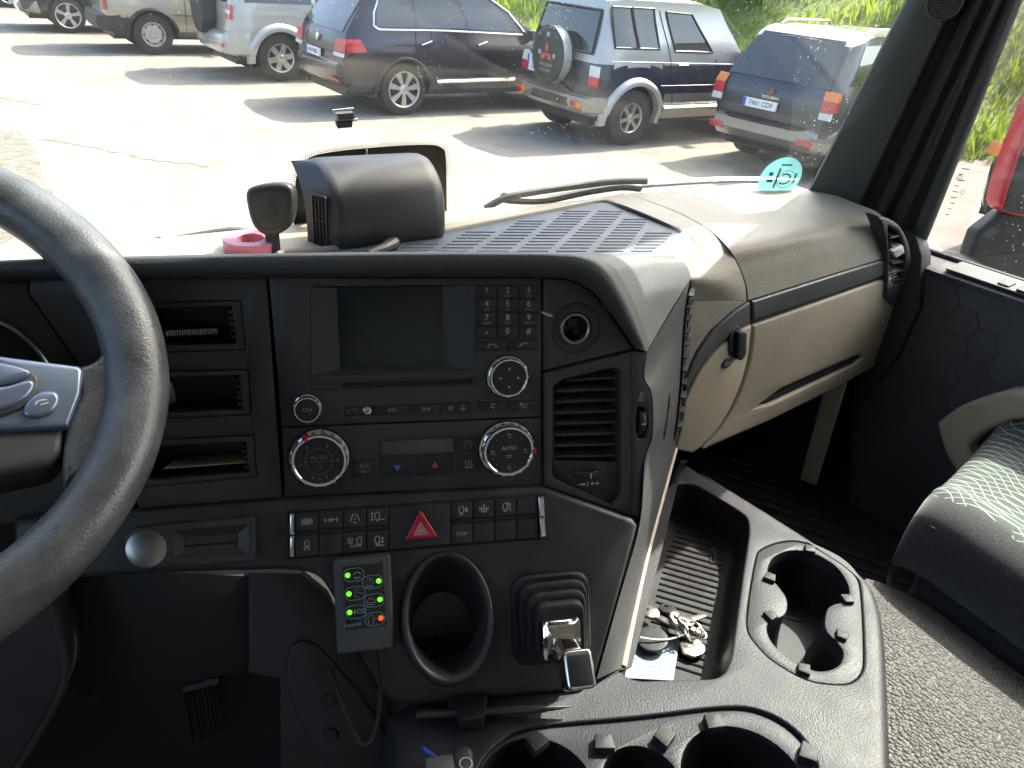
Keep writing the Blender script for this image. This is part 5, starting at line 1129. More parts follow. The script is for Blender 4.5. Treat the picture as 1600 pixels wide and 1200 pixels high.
a0 = hsec(x0, .93); lf = [V((x0-.034, wy(x0-.03, p.z)-.006, p.z)) if i > 0 else p for i, p in enumerate(a0)]
mb = MB(); mb.grid([crv(a0, 3), crv([V((p.x-.022, min(p.y+.05, wy(p.x-.022, p.z)-.012), p.z-.004)) for i, p in enumerate(a0)], 3)]); mb.build('side_cheek', 'housing', ccx)
fq = Fr(a0[4]+V((-.011, .025, -.02)), V((.022, -.05, 0)), Z)
mb = MB(); mb.slab(fq, rect(-.014, -.052, .014, .05, .004), .0005, .0022, .0006, holes=[(rect(-.011, -.049, .011, .047, .002), None, False)]); mb.build('grille_frame', 'housing', ccx)
mb = MB(); mb.slab(fq, rect(-.012, -.05, .012, .048, .003), .0002, .0008, .0002); mb.build('grille_bed', 'void', ccx)
for i in range(3): mb = MB(); mb.box(fq, -.0065+i*.0065-.0006, -.049, .001, -.0065+i*.0065+.0006, .047, .002); mb.build('grille_bar', 'housing', ccx)
for i in range(2): mb = MB(); mb.box(fq, -.011, -.02+i*.035, .001, .011, -.0185+i*.035, .0019); mb.build('grille_bar', 'housing', ccx)
# black enamel print round it on the glass
fp = [(458, 392), (460, 310), (465, 268), (482, 247), (520, 237), (600, 229), (668, 226), (690, 231), (697, 248), (698, 330)]
fpo = [tuple(p[:2]) for p in crv([(*p, 0) for p in fp], 4)]
fri = empty('enamel_print', onW(580, 240), 'black enamel frame with dotted edge printed on the glass round the camera housing', 'print')
ctr = (585, 330); mb = MB(); rows = [[onW(lerp(p[0], ctr[0], t), lerp(p[1], ctr[1], t), .002) for p in fpo] for t in (0, .12, .4)]; mb.grid(rows); mb.build('band', 'frit', fri)
mb = MB()
for r_ in range(3):
    L_ = 0; step = 3.6; acc = r_*1.8
    for a, b in zip(fpo, fpo[1:]):
        d = math.hypot(b[0]-a[0], b[1]-a[1]); t = -acc
        nx, ny = (b[1]-a[1])/d, -(b[0]-a[0])/d
        while t+step <= d:
            t += step; x = a[0]+(b[0]-a[0])*t/d+nx*(1.8+r_*2.6); y = a[1]+(b[1]-a[1])*t/d+ny*(1.8+r_*2.6)
            p = onW(x, y, .002); rr = (.0010, .0008, .0005)[r_]; mb.poly([p+V((rr*math.cos(k*PI/3), 0, rr*math.sin(k*PI/3))) for k in range(6)])
        acc = d-t
o = mb.build('dots', 'frit', fri, smooth=False, recalc=False); o['kind'] = 'stuff'
mb = MB(); mb.tube([onW(573, 233, .004), onW(573, 246, .004)], .0009, 6); mb.build('centre_mark', 'white_plastic', fri)
# toll transponder
td = empty('toll_box', aty(425, 372, .95), 'small black toll transponder left of the camera housing', 'transponder')
FTd = Fr(aty(424, 330, .95), (math.cos(R(24)), -math.sin(R(24)), 0), V((0, .25, 1)))
l = [tuple(p) for p in crv(FTd.loop([(388, 296), (420, 286), (452, 288), (461, 306), (458, 342), (446, 360), (420, 368), (398, 354), (388, 325)]), 4, closed=True)]
mb = MB(); mb.slab(FTd, l, -.025, .008, .007, seg=4); mb.build('case', 'housing', td)
mb = MB(); mb.slab(FTd, [(V(p)*.72)[:] for p in l], .006, .0092, .002); fc_ = mb.build('front', 'panel', td)
icon(FTd, 'marking', 'panel_dark', .0095, td, strokes=[circ(.004, .012, .004, 12), circ(.004, .001, .004, 12), [(-.001, -.008), (.003, -.013), (.008, -.009)]], w_=.001)
mb = MB(); mb.tube([FTd.P(424, 352, -.008), FTd.P(428, 400, -.012)], .009, 10); mb.build('foot', 'panel_dark', td)
# small clear clip on the glass
FCl = Fr(onW(540, 182, .006), (1, 0, 0), V((0, -.27, 1))); gc = empty('glass_clip', FCl.o, 'tiny clear plastic clip stuck in the middle of the windscreen', 'clip')
mb = MB(); mb.slab(FCl, FCl.loop([(524, 176), (550, 174), (557, 187), (530, 190)]), -.002, .004, .001); mb.build('plate', 'device', gc)
mb = MB(); mb.tube([FCl.P(*p, .006) for p in ((520, 172), (552, 169), (561, 186), (527, 188))], .0012, 6, closed=True); mb.build('frame', 'chrome', gc)
mb = MB(); mb.slab(FCl, FCl.loop([(523, 187), (549, 187), (548, 196), (526, 198)]), -.002, .006, .001); mb.build('foot', 'panel', gc)
# wipers outside the glass
def wiper(lab, blade, arm1, arm2, nm='windscreen_wiper'):
    wp = empty(nm, onW(*arm1[-1], -.035), lab, 'wiper', 'windscreen wipers')
    P = lambda p, d: onW(p[0], p[1], -d)
    mb = MB(); mb.tube(crv([P(p, .022) for p in blade], 4), .006, 8); mb.build('blade', 'rubber', wp)
    mb = MB(); mb.tube(crv([P(p, .034) for p in arm1], 4), .007, 8); mb.build('arm', 'panel_dark', wp)
    if arm2: mb = MB(); mb.tube(crv([P(p, .04) for p in arm2], 4), .006, 8); mb.build('spray_pipe', 'chrome_dull', wp)
    for p in (blade[1],): mb = MB(); q = P(p, .028); mb.lathe(Fr(q, (1, 0, 0), Z), [(.008, -.006), (.009, 0), (.008, .006)], 12); mb.build('joint', 'panel_dark', wp)
wiper('black wiper lying along the glass base left of the pillar', [(758, 326), (790, 309), (830, 301), (900, 291), (960, 284), (1010, 283)], [(795, 312), (850, 313), (920, 299), (970, 292), (1000, 294)], [(975, 291), (1060, 285), (1150, 281), (1245, 284)])
wiper('black wiper rising behind the steering wheel left of the toll box', [(200, 390), (250, 380), (310, 369), (362, 361), (388, 363)], [(285, 398), (340, 382), (395, 366)], None)
# ================================================================ the yard outside
mat('gravel', (.155, .141, .116), .9, bump=.6, bscale=34, bdist=.02, col2=(.228, .208, .172), vscale=1.3)
mat('asphalt_patch', (.085, .077, .064), .9, bump=.8, bscale=60, bdist=.02, col2=(.17, .154, .128), vscale=9)
mat('earth', (.10, .13, .03), .95, bump=.8, bscale=8, bdist=.05, col2=(.16, .2, .04), vscale=2)
def foliage(name, c1, c2, sc):
    translucent(name, c1); n = MATS[name].node_tree.nodes; L = MATS[name].node_tree.links
    tc = n.new('ShaderNodeTexCoord'); t = n.new('ShaderNodeTexNoise'); t.inputs['Scale'].default_value = sc; t.inputs['Detail'].default_value = 5; L.new(tc.outputs['Object'], t.inputs['Vector'])
    r = n.new('ShaderNodeValToRGB'); r.color_ramp.elements[0].position = .38; r.color_ramp.elements[1].position = .62; r.color_ramp.elements[0].color = (*c1, 1); r.color_ramp.elements[1].color = (*c2, 1); L.new(t.outputs['Fac'], r.inputs[0])
    for k in ('Diffuse BSDF', 'Translucent BSDF'): L.new(r.outputs[0], n[k].inputs[0])
foliage('blade', (.13, .22, .014), (.28, .35, .026), .8); foliage('leaf', (.08, .15, .012), (.17, .25, .02), 2.5)
mat('tyre', (.018, .018, .018), .75, bump=.3, bscale=90, bdist=.004, var=.25, vscale=30)
mat('alloy', (.55, .54, .52), .32, metal=.85, var=.1, vscale=20)
mat('steel_rim', (.42, .41, .39), .45, metal=.5, var=.12, vscale=30)
mat('car_glass', (.012, .016, .017), .04, spec=.8, coat=.6)
mat('car_black', (.015, .015, .016), .5, var=.2)
mat('car_chrome', (.75, .75, .75), .12, metal=1)
mat('lamp_red', (.5, .015, .02), .15, spec=.7, coat=.5); mat('lamp_orange', (.75, .2, .02), .2, coat=.5); mat('lamp_clear', (.6, .6, .58), .15, coat=.5)
mat('plate_white', (.75, .75, .73), .4); mat('plate_blue', (.03, .08, .45), .4)
def paint(n, c, metal=.35, rough=.3, var=.04): mat(n, c, rough, metal=metal, coat=.8, var=var, vscale=3)
paint('p_silver', (.40, .40, .39)); paint('p_navy', (.016, .022, .045)); paint('p_plum', (.028, .022, .032)); paint('p_tan', (.34, .30, .24)); paint('p_champagne', (.42, .41, .38)); paint('p_dark', (.02, .021, .024)); paint('p_steelblue', (.028, .033, .045)); paint('p_greymet', (.27, .25, .21))

GZF = FH(GZ)
mb = MB(); n = 40
rows = [[V((-300+x*15+0, -200+y*15, GZ)) for x in range(n+1)] for y in range(n+1)]
mb.grid(rows); struct(mb.build('ground', 'gravel'))
mb = MB(); pp = [GZF.P(*p) for p in ((-160, 196), (-20, 200), (30, 206), (60, 240), (70, 285), (84, 300), (80, 345), (-40, 400), (-200, 430))]
mb.poly([p+Z*.004 for p in pp]); struct(mb.build('asphalt_patch', 'asphalt_patch', smooth=False))
mb = MB()
for a, b in (((60, 216), (210, 244)), ((205, 244), (330, 262)), ((0, 152), (60, 165))):
    A_, B_ = GZF.P(*a), GZF.P(*b); k = [lerp(A_, B_, t/10)+V((random.uniform(-.05, .05), random.uniform(-.05, .05), .003)) for t in range(11)]
    f0 = FH(GZ+.003); mb.ribbon(f0, [tuple(p[:2]) for p in k], .05, 0)
struct(mb.build('ground_cracks', 'asphalt_patch', smooth=False))
# grassy bank behind the cars
bo_ = V((10.9, 9.4, GZ)); bd = V((-.43, .90, 0)).normalized(); bn = V((.90, .43, 0)).normalized()
def bankz(s, t):
    return max(0, sm([(0, .0), (2, .55), (6, 2.4), (12, 4.6), (30, 7)], t)) + .18*math.sin(s*.9+t*.7)*min(1, t/2) + .1*math.sin(s*2.3-t*1.9)*min(1, t/2)
mb = MB(); rows = [[bo_+bd*s+bn*t+Z*(bankz(s, t)-.05) for s in [-16+k*.8 for k in range(76)]] for t in [k*.6 for k in range(45)]]
mb.grid(rows); struct(mb.build('grass_bank', 'earth'))
mb = MB(); rg_ = random.Random(3)
vs, fs = [], []
for k in range(52000):
    t = rg_.random()**1.25*16; s = rg_.uniform(-12, 34)
    h = rg_.uniform(.14, .42)*(1+.5*math.sin(s*1.7+t*2.1)); b = bo_+bd*s+bn*t+Z*(bankz(s, t)-.06); a = rg_.uniform(0, 2*PI); w_ = rg_.uniform(.012, .03); d = V((math.cos(a), math.sin(a), 0)); l_ = V((rg_.uniform(-.5, .5), rg_.uniform(-.5, .5), 0))*h
    i = len(vs); vs += [b-d*w_, b+d*w_, b+l_*.45+Z*h*.65+d*w_*.8, b+l_+Z*h]; fs += [(i, i+1, i+2), (i, i+2, i+3)]
mb.v = vs; mb.f = fs; mb.m = [0]*len(fs)
tag(mb.build('bank_grass', 'blade', smooth=False, recalc=False), 'tall yellow-green grass covering the bank behind the cars', 'grass', kind='stuff')
# low bushes on the bank
for k, (s, t, r_) in enumerate(((2.2, 5.0, 1.0), (-3.0, 6.5, 1.1))):
    b = bo_+bd*s+bn*t+Z*bankz(s, t)
    bu = empty('bush', b, 'leafy green bush on the bank '+('between the silver-navy car and the dark blue car', 'seen through the passenger side window')[k], 'bush', 'bushes on the bank')
    mb = MB(); vs, fs = [], []
    for q in range(2200):
        d = V((rg_.gauss(0, 1), rg_.gauss(0, 1), rg_.gauss(0, 1))).normalized(); lob = 1+.25*math.sin(d.x*5+k)+.2*math.sin(d.y*7+d.z*4)
        p = b+V((d.x*r_*lob, d.y*r_*lob, abs(d.z)*r_*.8*lob))*(rg_.random()**.35); u_ = V((rg_.gauss(0, 1), rg_.gauss(0, 1), rg_.gauss(0, 1))).normalized(); v_ = u_.orthogonal().normalized(); z_ = rg_.uniform(.05, .1)
        i = len(vs); vs += [p-u_*z_, p+v_*z_*.5, p+u_*z_, p-v_*z_*.5]; fs += [(i, i+1, i+2, i+3)]
    mb.v = vs; mb.f = fs; mb.m = [0]*len(fs); mb.build('crown', 'leaf', bu, smooth=False, recalc=False)
    mb = MB()
    for a in range(5): mb.tube([b+V((0, 0, -.1)), b+V((math.cos(a*1.3)*r_*.4, math.sin(a*1.3)*r_*.4, r_*.5))], [.03, .012], 6)
    mb.build('stem', 'earth', bu)

# ---------------------------------------------------------------- cars
WHEELS = {}
class Car:
    def __init__(s, name, label, rr, hdg, wb, ro, fo, W, top, rear, hw, belt, tyre=.37, rimr=.23, zsill=.33, bodymats=('p_silver',), matfn=None, rounding=.12, arch=.43, group='cars parked along the bank'):
        """rr = ground contact of the right rear tyre, hdg = heading in degrees from +X; local x forward from the rear axle, y left"""
        s.h = R(hdg); s.W = W; s.hw_tab = hw; s.top = top; s.rear = rear; s.belt = belt; s.wb = wb; s.xmin = -ro; s.xmax = wb+fo; s.rd = rounding; s.tr = tyre
        hd = V((math.cos(s.h), math.sin(s.h), 0)); lf = V((-math.sin(s.h), math.cos(s.h), 0)); s.base = V((rr.x, rr.y, GZ))+lf*(W/2-.03)
        s.root = empty(name, s.base, label, 'car', group, rz=s.h, local=True); s.hd, s.lf = hd, lf
        s.SF = Fr(s.base-lf*(W/2), hd, Z); s.RF = Fr(s.base+hd*s.xmin, -lf, Z)
        s.arch = arch; s.zs = zsill
        s.body(bodymats, matfn); s.wheels(rimr)
    def hw(s, z): return sm(s.hw_tab, z)*s.W/2
    def fx(s, x):
        k = 1-min(1, max(0, (x-s.xmin)/.45)); k2 = 1-min(1, max(0, (s.xmax-x)/.7)); return 1-s.rd*k**2.6-.2*k2**2.4
    def xr(s, z): return pl(s.rear, z)
    def S(s, x, z, c=0): return V((x, -s.hw(z)*s.fx(x)-c, z))
    def Rp(s, y, z, c=0): return V((s.xr(z)-.035*(1-(y/(s.W/2))**2)-c, y, z))
    def spx(s, x, y, c=-.06): q = s.SF.px(x, y, c); return q
    def rpx(s, x, y, c=0): q = s.RF.px(x, y, c); return (-q[0], q[1])
    def body(s, mats, mf):
        xs = set([s.xmin, s.xmin+.03, s.xmin+.08, s.xmin+.16, s.xmin+.26, s.xmax, s.xmax-.05, s.xmax-.15])
        for xa in (0, s.wb):
            for k in range(-10, 11): xs.add(round(xa+s.arch*math.sin(k/10*PI/2), 3))
        x = s.xmin+.4
        while x < s.xmax-.2: xs.add(round(x, 3)); x += .17
        for a, b in s.top: xs.add(a) if s.xmin < a < s.xmax else None
        xs = sorted(xs); mb = MB(); cols = []; info = []
        for x in xs:
            zt = pl(s.top, x); zl = s.zs
            for xa in (0, s.wb):
                d = abs(x-xa)
                if d <= s.arch: zl = max(zl, s.tr-.02+math.sqrt(max(0, s.arch**2-d*d)))
            if x < s.xmin+.5: zl = max(zl, s.zs+.08)
            zb = min(s.belt, zt-.03); zl = min(zl, zb-.05); zz = [lerp(zl, zb, k/9) for k in range(10)] + [lerp(zb, zt, k/7) for k in range(1, 8)]
            pts = []; w2 = s.xmin+1.0
            def skew(z): return s.xr(z)+(x-s.xmin)*(w2-s.xr(z))/(w2-s.xmin) if x < w2 else x
            fx = s.fx(x)
            for z in zz: pts.append(V((skew(z), -s.hw(z)*fx, z)))
            wt = s.hw(zt)*fx
            for k in range(1, 5):
                y = wt*(1-k/4); cr = .045*(1-(y/wt)**2); pts.append(V((skew(zt), -y, zt+cr)))
            full = pts + [V((p.x, -p.y, p.z)) for p in pts[-2::-1]]; cols.append(full)
        I = [mb.add(c) for c in cols]; nn = len(cols[0])
        for a, b in zip(I, I[1:]):
            for j in range(nn-1):
                c = sum((mb.v[q] for q in (a[j], a[j+1], b[j+1], b[j])), V((0, 0, 0)))/4
                mb.mi = mf(c.x, c.z) if mf else 0; mb.face((a[j], a[j+1], b[j+1], b[j]))
        for col, sg in ((cols[0], -1), (cols[-1], 1)):   # rear and front faces
            half = nn//2; rows = []
            for j in range(half+1):
                p, q = col[j], col[nn-1-j]; row = []
                for k in range(9):
                    t = k/8; v_ = lerp(p, q, t); b_ = .035*(1-(2*t-1)**4) if sg < 0 else .10*(1-(2*t-1)**2); v_ = v_.copy(); v_.x += sg*b_; row.append(v_)
                rows.append(row)
            ids = [mb.add(r) for r in rows]
            for a, b in zip(ids, ids[1:]):
                for k in range(8):
                    c = mb.v[a[k]]; mb.mi = mf(c.x, (mb.v[a[k]].z+mb.v[b[k]].z)/2) if mf else 0; mb.face((a[k], a[k+1], b[k+1], b[k]))
        s.bodyo = mb.build('body', list(mats), s.root, sharp=40)
        mb = MB(); ii = FH(0); mb.box(ii, s.xmin+.12, -s.W/2+.26, .26, s.xmax-.12, s.W/2-.26, s.belt-.15)
        mb.box(ii, s.xmin+.12, -s.W/2+.10, s.zs+.02, -s.arch-.02, s.W/2-.10, s.zs+.25); mb.box(ii, s.arch+.02, -s.W/2+.08, s.zs-.02, s.wb-s.arch-.02, s.W/2-.08, s.zs+.2); mb.build('underbody', 'car_black', s.root)
    def wheels(s, rimr, spokes=None): s.rimr = rimr
    def add_wheels(s, style, spokes, wid=.24, m='alloy'):
        proto = None
        for xa in (0, s.wb):
            for sd in (-1, 1):
                y = sd*(s.W/2-.03); f = Fr((xa, y, s.tr), (1, 0, 0) if sd < 0 else (-1, 0, 0), Z); r = s.tr; q = s.rimr
                mb = MB(); mb.lathe(f, [(q*.9, -wid), (r*.86, -wid), (r*.97, -wid+.02), (r, -wid+.05), (r, -.05), (r*.97, -.018), (r*.86, -.002), (q*1.06, -.004), (q*1.0, -.012), (q*.96, -.05), (q*.94, -.12)], 44, c0=False, c1=False); wh = mb.build('wheel', 'tyre', s.root, sharp=40)
                mb = MB(); mb.lathe(f, [(q*1.02, -.010), (q*1.02, -.004), (q*.97, -.003), (q*.93, -.012), (q*.91, -.05)], 44, c0=False, c1=False)
                if style == 'steel':
                    mb.lathe(f, [(q*.95, -.05), (q*.75, -.035), (q*.66, -.02), (q*.5, -.03), (q*.3, -.028), (q*.27, -.012), (q*.12, -.008)], 36)
                else:
                    for k in range(spokes):
                        a = 2*PI*k/spokes+.2
                        for off_ in ((-.10, .10) if style == 'twin' else (0,)):
                            sw0, sw1 = (.20, .15) if style == 'fat' else ((.07, .06) if style == 'twin' else (.13, .10))
                            d = V((math.cos(a+off_), math.sin(a+off_))); t = V((-d.y, d.x)); A = [d*q*.16-t*q*sw0, d*q*.16+t*q*sw0, d*q*.96+t*q*sw1*1.3, d*q*.96-t*q*sw1*1.3]
                            lo = [f.pt(*p, -.045) for p in A]; hi = [f.pt(*p, c) for p, c in zip(A, (-.012, -.012, -.008, -.008))]; mb.loft([lo, hi], cap1=True)
                    mb.lathe(f, [(q*.30, -.04), (q*.28, -.012), (q*.2, -.004), (q*.1, -.002)], 24)
                mb.build('rim', m, wh, sharp=35)
                mb = MB(); mb.lathe(f, [(q*.93, -.075), (q*.2, -.07)], 30); mb.build('brake', 'car_black', wh)
                if style == 'steel':
                    mb = MB()
                    for k in range(8): a = 2*PI*k/8; mb.slab(f.shift(q*.79*math.cos(a), q*.79*math.sin(a), -.031), ell(0, 0, q*.085, q*.085, 10), -.004, .001, .0005)
                    mb.build('rim_holes', 'car_black', wh)
    def patch(s, name, m, pts, c=.012, parent=None, px=True, nx=1, ny=1, side='S', thick=.02, cc=-.06):
        """four-sided patch on the side or rear surface; pts = tl, tr, br, bl"""
        if px: pts = [(s.spx(*p, cc) if side == 'S' else s.rpx(*p)) for p in pts]
        F = s.S if side == 'S' else s.Rp; tl, tr, br, bl = [V(p) for p in pts]; mb = MB(); nx, ny = max(nx, 6), max(ny, 5)
        rows = [[F(*(lerp(lerp(tl, tr, i/nx), lerp(bl, br, i/nx), j/ny)), c) for i in range(nx+1)] for j in range(ny+1)]
        mb.grid(rows)
        ring = [F(*(lerp(tl, tr, i/nx)), c) for i in range(nx+1)] + [F(*(lerp(tr, br, j/ny)), c) for j in range(1, ny+1)] + [F(*(lerp(br, bl, i/nx)), c) for i in range(1, nx+1)] + [F(*(lerp(bl, tl, j/ny)), c) for j in range(1, ny)]
        dvec = V((0, thick, 0)) if side == 'S' else V((thick, 0, 0)); mb.loft([ring, [p+dvec for p in ring]])
        return mb.build(name, m, parent or s.root, sharp=40)
    def line(s, name, m, pts, w_=.012, c=.006, side='S', px=True, parent=None):
        if px: pts = [(s.spx(*p) if side == 'S' else s.rpx(*p)) for p in pts]
        F = s.S if side == 'S' else s.Rp; P = []
        for a, b in zip(pts, pts[1:]): P += [F(*lerp(V(a), V(b), k/6), c) for k in range(6)]
        P.append(F(*pts[-1], c)); mb = MB(); mb.tube(P, w_/2, 6); return mb.build(name, m, parent or s.root)
    def flare(s, xa, m, w_=.09, proud=.035, a0=-8, a1=188, r0=None):
        r0 = r0 or s.arch-.01; rows = []
        for k in range(25):
            a = R(a0+(a1-a0)*k/24); row = []
            for rr, pr in ((r0, -.05), (r0, proud), (r0+w_*.5, proud+.008), (r0+w_, proud*.6), (r0+w_*1.1, -.01)):
                x, z = xa+rr*math.cos(a), s.tr-.02+rr*math.sin(a); row.append(s.S(x, z, pr))
            rows.append(row)
        mb = MB(); mb.grid(rows); return mb.build('wheel_arch', m, s.root, sharp=50)
    def bar(s, name, m, prof, y0, y1, ret=0, parent=None, n=10):
        """bumper-like bar across the rear: prof = [(dx, z)] outline, wraps round the corners by ret"""
        rows = []
        for k in range(n+1):
            y = lerp(y0, y1, k/n); e = abs(2*k/n-1); back = ret*max(0, e-.75)**2*16; rows.append([V((s.xr(z)-dx*(1-.5*max(0, e-.85)/.15)+back-.03*(1-e*e), y, z)) for dx, z in prof])
        mb = MB(); mb.loft(rows, cap0=True, cap1=True); return mb.build(name, m, parent or s.root, sharp=45)
    def plate_(s, y, z, w_, h_, txt, c=.03, blue=True):
        f = Fr(s.Rp(y, z, c), (0, -1, 0), V((s.xr(z+.1)-s.xr(z-.1), 0, .2))); mb = MB(); mb.slab(f, rect(-w_/2, -h_/2, w_/2, h_/2, .01), -.03, 0, .003); p = mb.build('number_plate', 'plate_white', s.root)
        if blue: mb = MB(); mb.slab(f, rect(-w_/2+.003, -h_/2+.003, -w_/2+.045, h_/2-.003), -.001, .002, .0005); mb.build('plate_band', 'plate_blue', p)
        mb = MB()
        for i, t in enumerate(txt): put_text(mb, f, t, .02, (0 if len(txt) == 1 else (.045-.09*i)), h_*(.78 if len(txt) == 1 else .42), .0035)
        mb.build('plate_text', 'car_black', p, smooth=False)
    def mirror(s, x, z, m):
        f = Fr(s.S(x, z, .12), (0, -1, 0), Z); mb = MB(); mb.slab(f, rect(-.10, -.07, .10, .09, .03), -.07, .02, .02, seg=3); o = mb.build('door_mirror', m, s.root)
    def rails(s, x0, x1, y, z, m='car_chrome'):
        for sd in (-1, 1):
            mb = MB(); mb.tube([V((x0, sd*y, z)), V((x0+.1, sd*y, z+.06)), V((x1-.1, sd*y, z+.06)), V((x1, sd*y, z))], .018, 8); mb.build('roof_rail', m, s.root)

HW1 = [(.30, .90), (.55, .985), (.80, 1.0), (1.05, .975), (1.15, .955), (1.80, .80)]

# ---- silver and navy boxy car with covered spare wheel
c = Car('silver_navy_car', 'boxy silver and navy off-road car with a covered spare wheel at the back', GZF.P(980, 228), 2, 2.72, .70, .72, 1.80,
        [(-.70, 1.84), (-.4, 1.87), (1.2, 1.86), (1.55, 1.80), (2.05, 1.22), (2.2, 1.14), (3.2, 1.02), (3.44, .80)], [(.3, -.64), (.5, -.70), (.95, -.70), (1.2, -.66), (1.84, -.50)], HW1, 1.17,
        tyre=.38, rimr=.20, bodymats=('p_silver', 'p_navy', 'p_greymet'), matfn=lambda x, z: 0 if z > 1.06 else (1 if z > .66 else 2), arch=.47)
c.add_wheels('spoke', 6, wid=.26); PAJ = c
c.flare(0, 'p_silver', .10, .05); c.flare(c.wb, 'p_silver', .10, .05)
w1 = c.patch('side_window', 'car_glass', [(967, 12), (1031, 15), (1030, 77), (962, 75)], .004); c.line('window_divider', 'car_black', [(997, 12), (998, 77)], .04, .012, parent=w1)
c.line('window_frame', 'car_black', [(967, 12), (1031, 15), (1030, 77), (962, 75), (967, 12)], .03, .006, parent=w1)
w2 = c.patch('side_window', 'car_glass', [(1050, 20), (1090, 24), (1112, 82), (1054, 80)], .004); c.line('window_frame', 'car_black', [(1050, 20), (1090, 24), (1112, 82), (1054, 80), (1050, 20)], .03, .006, parent=w2)
c.line('door_seam', 'car_black', [(1040, 18), (1046, 90), (1046, 160)], .012, .004); c.line('door_seam', 'car_black', [(1117, 92), (1117, 160)], .012, .004)
c.line('trim_line', 'p_silver', [(955, 96), (1148, 100)], .014, .006); c.line('trim_line', 'p_silver', [(1028, 133), (1125, 131)], .012, .006)
c.line('side_step', 'p_greymet', [(1028, 168), (1125, 164)], .09, .05); c.line('door_handle', 'car_chrome', [(1056, 101), (1070, 101)], .05, .02)
mb = MB(); f = Fr((0, 0, 0), (1, 0, 0), Z)
rw = c.patch('rear_window', 'car_glass', [(-.60*-1, 1.72), (-.62, 1.72), (-.68, 1.20), (.68, 1.20)], .015, px=False, side='R')
c.line('window_frame', 'car_black', [(.60, 1.72), (-.62, 1.72), (-.68, 1.20), (.68, 1.20), (.60, 1.72)], .04, .012, side='R', px=False, parent=rw)
c.bar('rear_bumper', 'p_greymet', [(.0, .44), (.10, .46), (.12, .56), (.10, .64), (.0, .66)], -.90, .90, .25)
c.bar('bumper_inset', 'car_black', [(.0, .48), (.135, .50), (.135, .60), (.0, .62)], -.52, .52, 0)
for sd in (-1, 1):
    c.patch('tail_lamp', 'lamp_clear', [(sd*.88, 1.06), (sd*.70, 1.06), (sd*.72, .93), (sd*.90, .93)][::1], .02, px=False, side='R'); c.patch('tail_lamp', 'lamp_red', [(sd*.90, .93), (sd*.72, .93), (sd*.72, .80), (sd*.90, .80)], .02, px=False, side='R')
    f = Fr(c.Rp(sd*.66, .55, .14), (0, -1, 0), Z); mb = MB(); mb.slab(f, rect(-.13, -.04, .0, .04, .01), -.02, .006, .004); b_ = mb.build('bumper_lamp', 'lamp_red', c.root); mb = MB(); mb.slab(f, rect(0.002, -.04, .08, .04, .01), -.02, .006, .004); mb.build('bumper_lamp', 'lamp_orange', c.root)
# covered spare wheel with emblem
sx, sy_, sz = c.xr(1.0)-.05, -.02, 1.10
f = Fr((sx, sy_, sz), (0, -1, 0), Z)
mb = MB(); mb.lathe(f, [(.33, .0), (.365, .02), (.37, .10), (.37, .17), (.355, .20), (.335, .215), (.2, .215)], 48); spw = mb.build('spare_wheel', 'car_black', c.root, sharp=50)
dia = lambda cx, cy, a, L_=.125, w_=.062: [(cx+L_*math.cos(R(a))*.5+dx, cy+L_*math.sin(R(a))*.5+dy) for dx, dy in [(-L_*.5*math.cos(R(a)), -L_*.5*math.sin(R(a))), (w_*.5*math.sin(R(a)), -w_*.5*math.cos(R(a))), (L_*.5*math.cos(R(a)), L_*.5*math.sin(R(a))), (-w_*.5*math.sin(R(a)), w_*.5*math.cos(R(a)))]]
mb = MB()
for a in (90, 210, 330): mb.poly([f.pt(*p, .218) for p in dia(0, .02, a, .15, .085)])
mb.build('emblem', 'red_print', spw, smooth=False)
mb = MB(); put_text(mb, f, 'MITSUBISHI', 0, -.13, .06, .218); put_text(mb, f, 'MOTORS', 0, -.20, .06, .218); mb.build('marking', 'steel_rim', spw, smooth=False)
for p in ((0, .26), (-.17, .02), (.17, .0)): mb = MB(); mb.lathe(f.shift(*p, .214), [(.035, 0), (.03, .006), (.01, .008)], 16); mb.build('cover_cap', 'p_silver', spw)
mb = MB(); mb.lathe(f, [(.374, .06), (.376, .12), (.374, .19)], 48, c0=False, c1=False); mb.build('cover_band', 'p_silver', spw)
c.plate_(.52, .92, .36, .22, ['0117', 'GJD'], c=.04)
c.mirror(2.0, 1.2, 'car_black')
mb = MB(); mb.tube([c.S(2.72, 1.02, -.05), c.S(2.72, .98, .05)], .02, 6); mb.build('side_repeater', 'lamp_orange', c.root)

# ---- plum car
c = Car('plum_car', 'dark plum estate car with silver wheels and chrome window trim', GZF.P(632, 181), 3, 2.86, .95, .92, 1.90,
        [(-.95, 1.55), (-.8, 1.66), (-.4, 1.70), (1.0, 1.72), (1.6, 1.66), (2.45, 1.12), (2.7, 1.06), (3.5, .92), (3.78, .72)], [(.3, -.80), (.5, -.93), (.8, -.95), (1.05, -.90), (1.2, -.82), (1.62, -.48)], [(.30, .90), (.55, .98), (.85, 1.0), (1.02, .98), (1.12, .94), (1.70, .74)], 1.10,
        tyre=.375, rimr=.255, bodymats=('p_plum', 'p_plum'), arch=.44)
c.add_wheels('twin', 7)
gl = c.patch('side_window', 'car_glass', [(598, -6), (648, -8), (648, 43), (588, 42)], .004); gl2 = c.patch('side_window', 'car_glass', [(653, -8), (716, -6), (728, 45), (653, 43)], .004); gl3 = c.patch('side_window', 'car_glass', [(724, -6), (770, 0), (812, 50), (734, 46)], .004)
c.line('chrome_trim', 'car_chrome', [(602, -8), (588, 20), (584, 40), (592, 46), (700, 48), (815, 54)], .03, .012); c.line('chrome_trim', 'car_chrome', [(770, -4), (800, 20), (818, 50)], .025, .012)
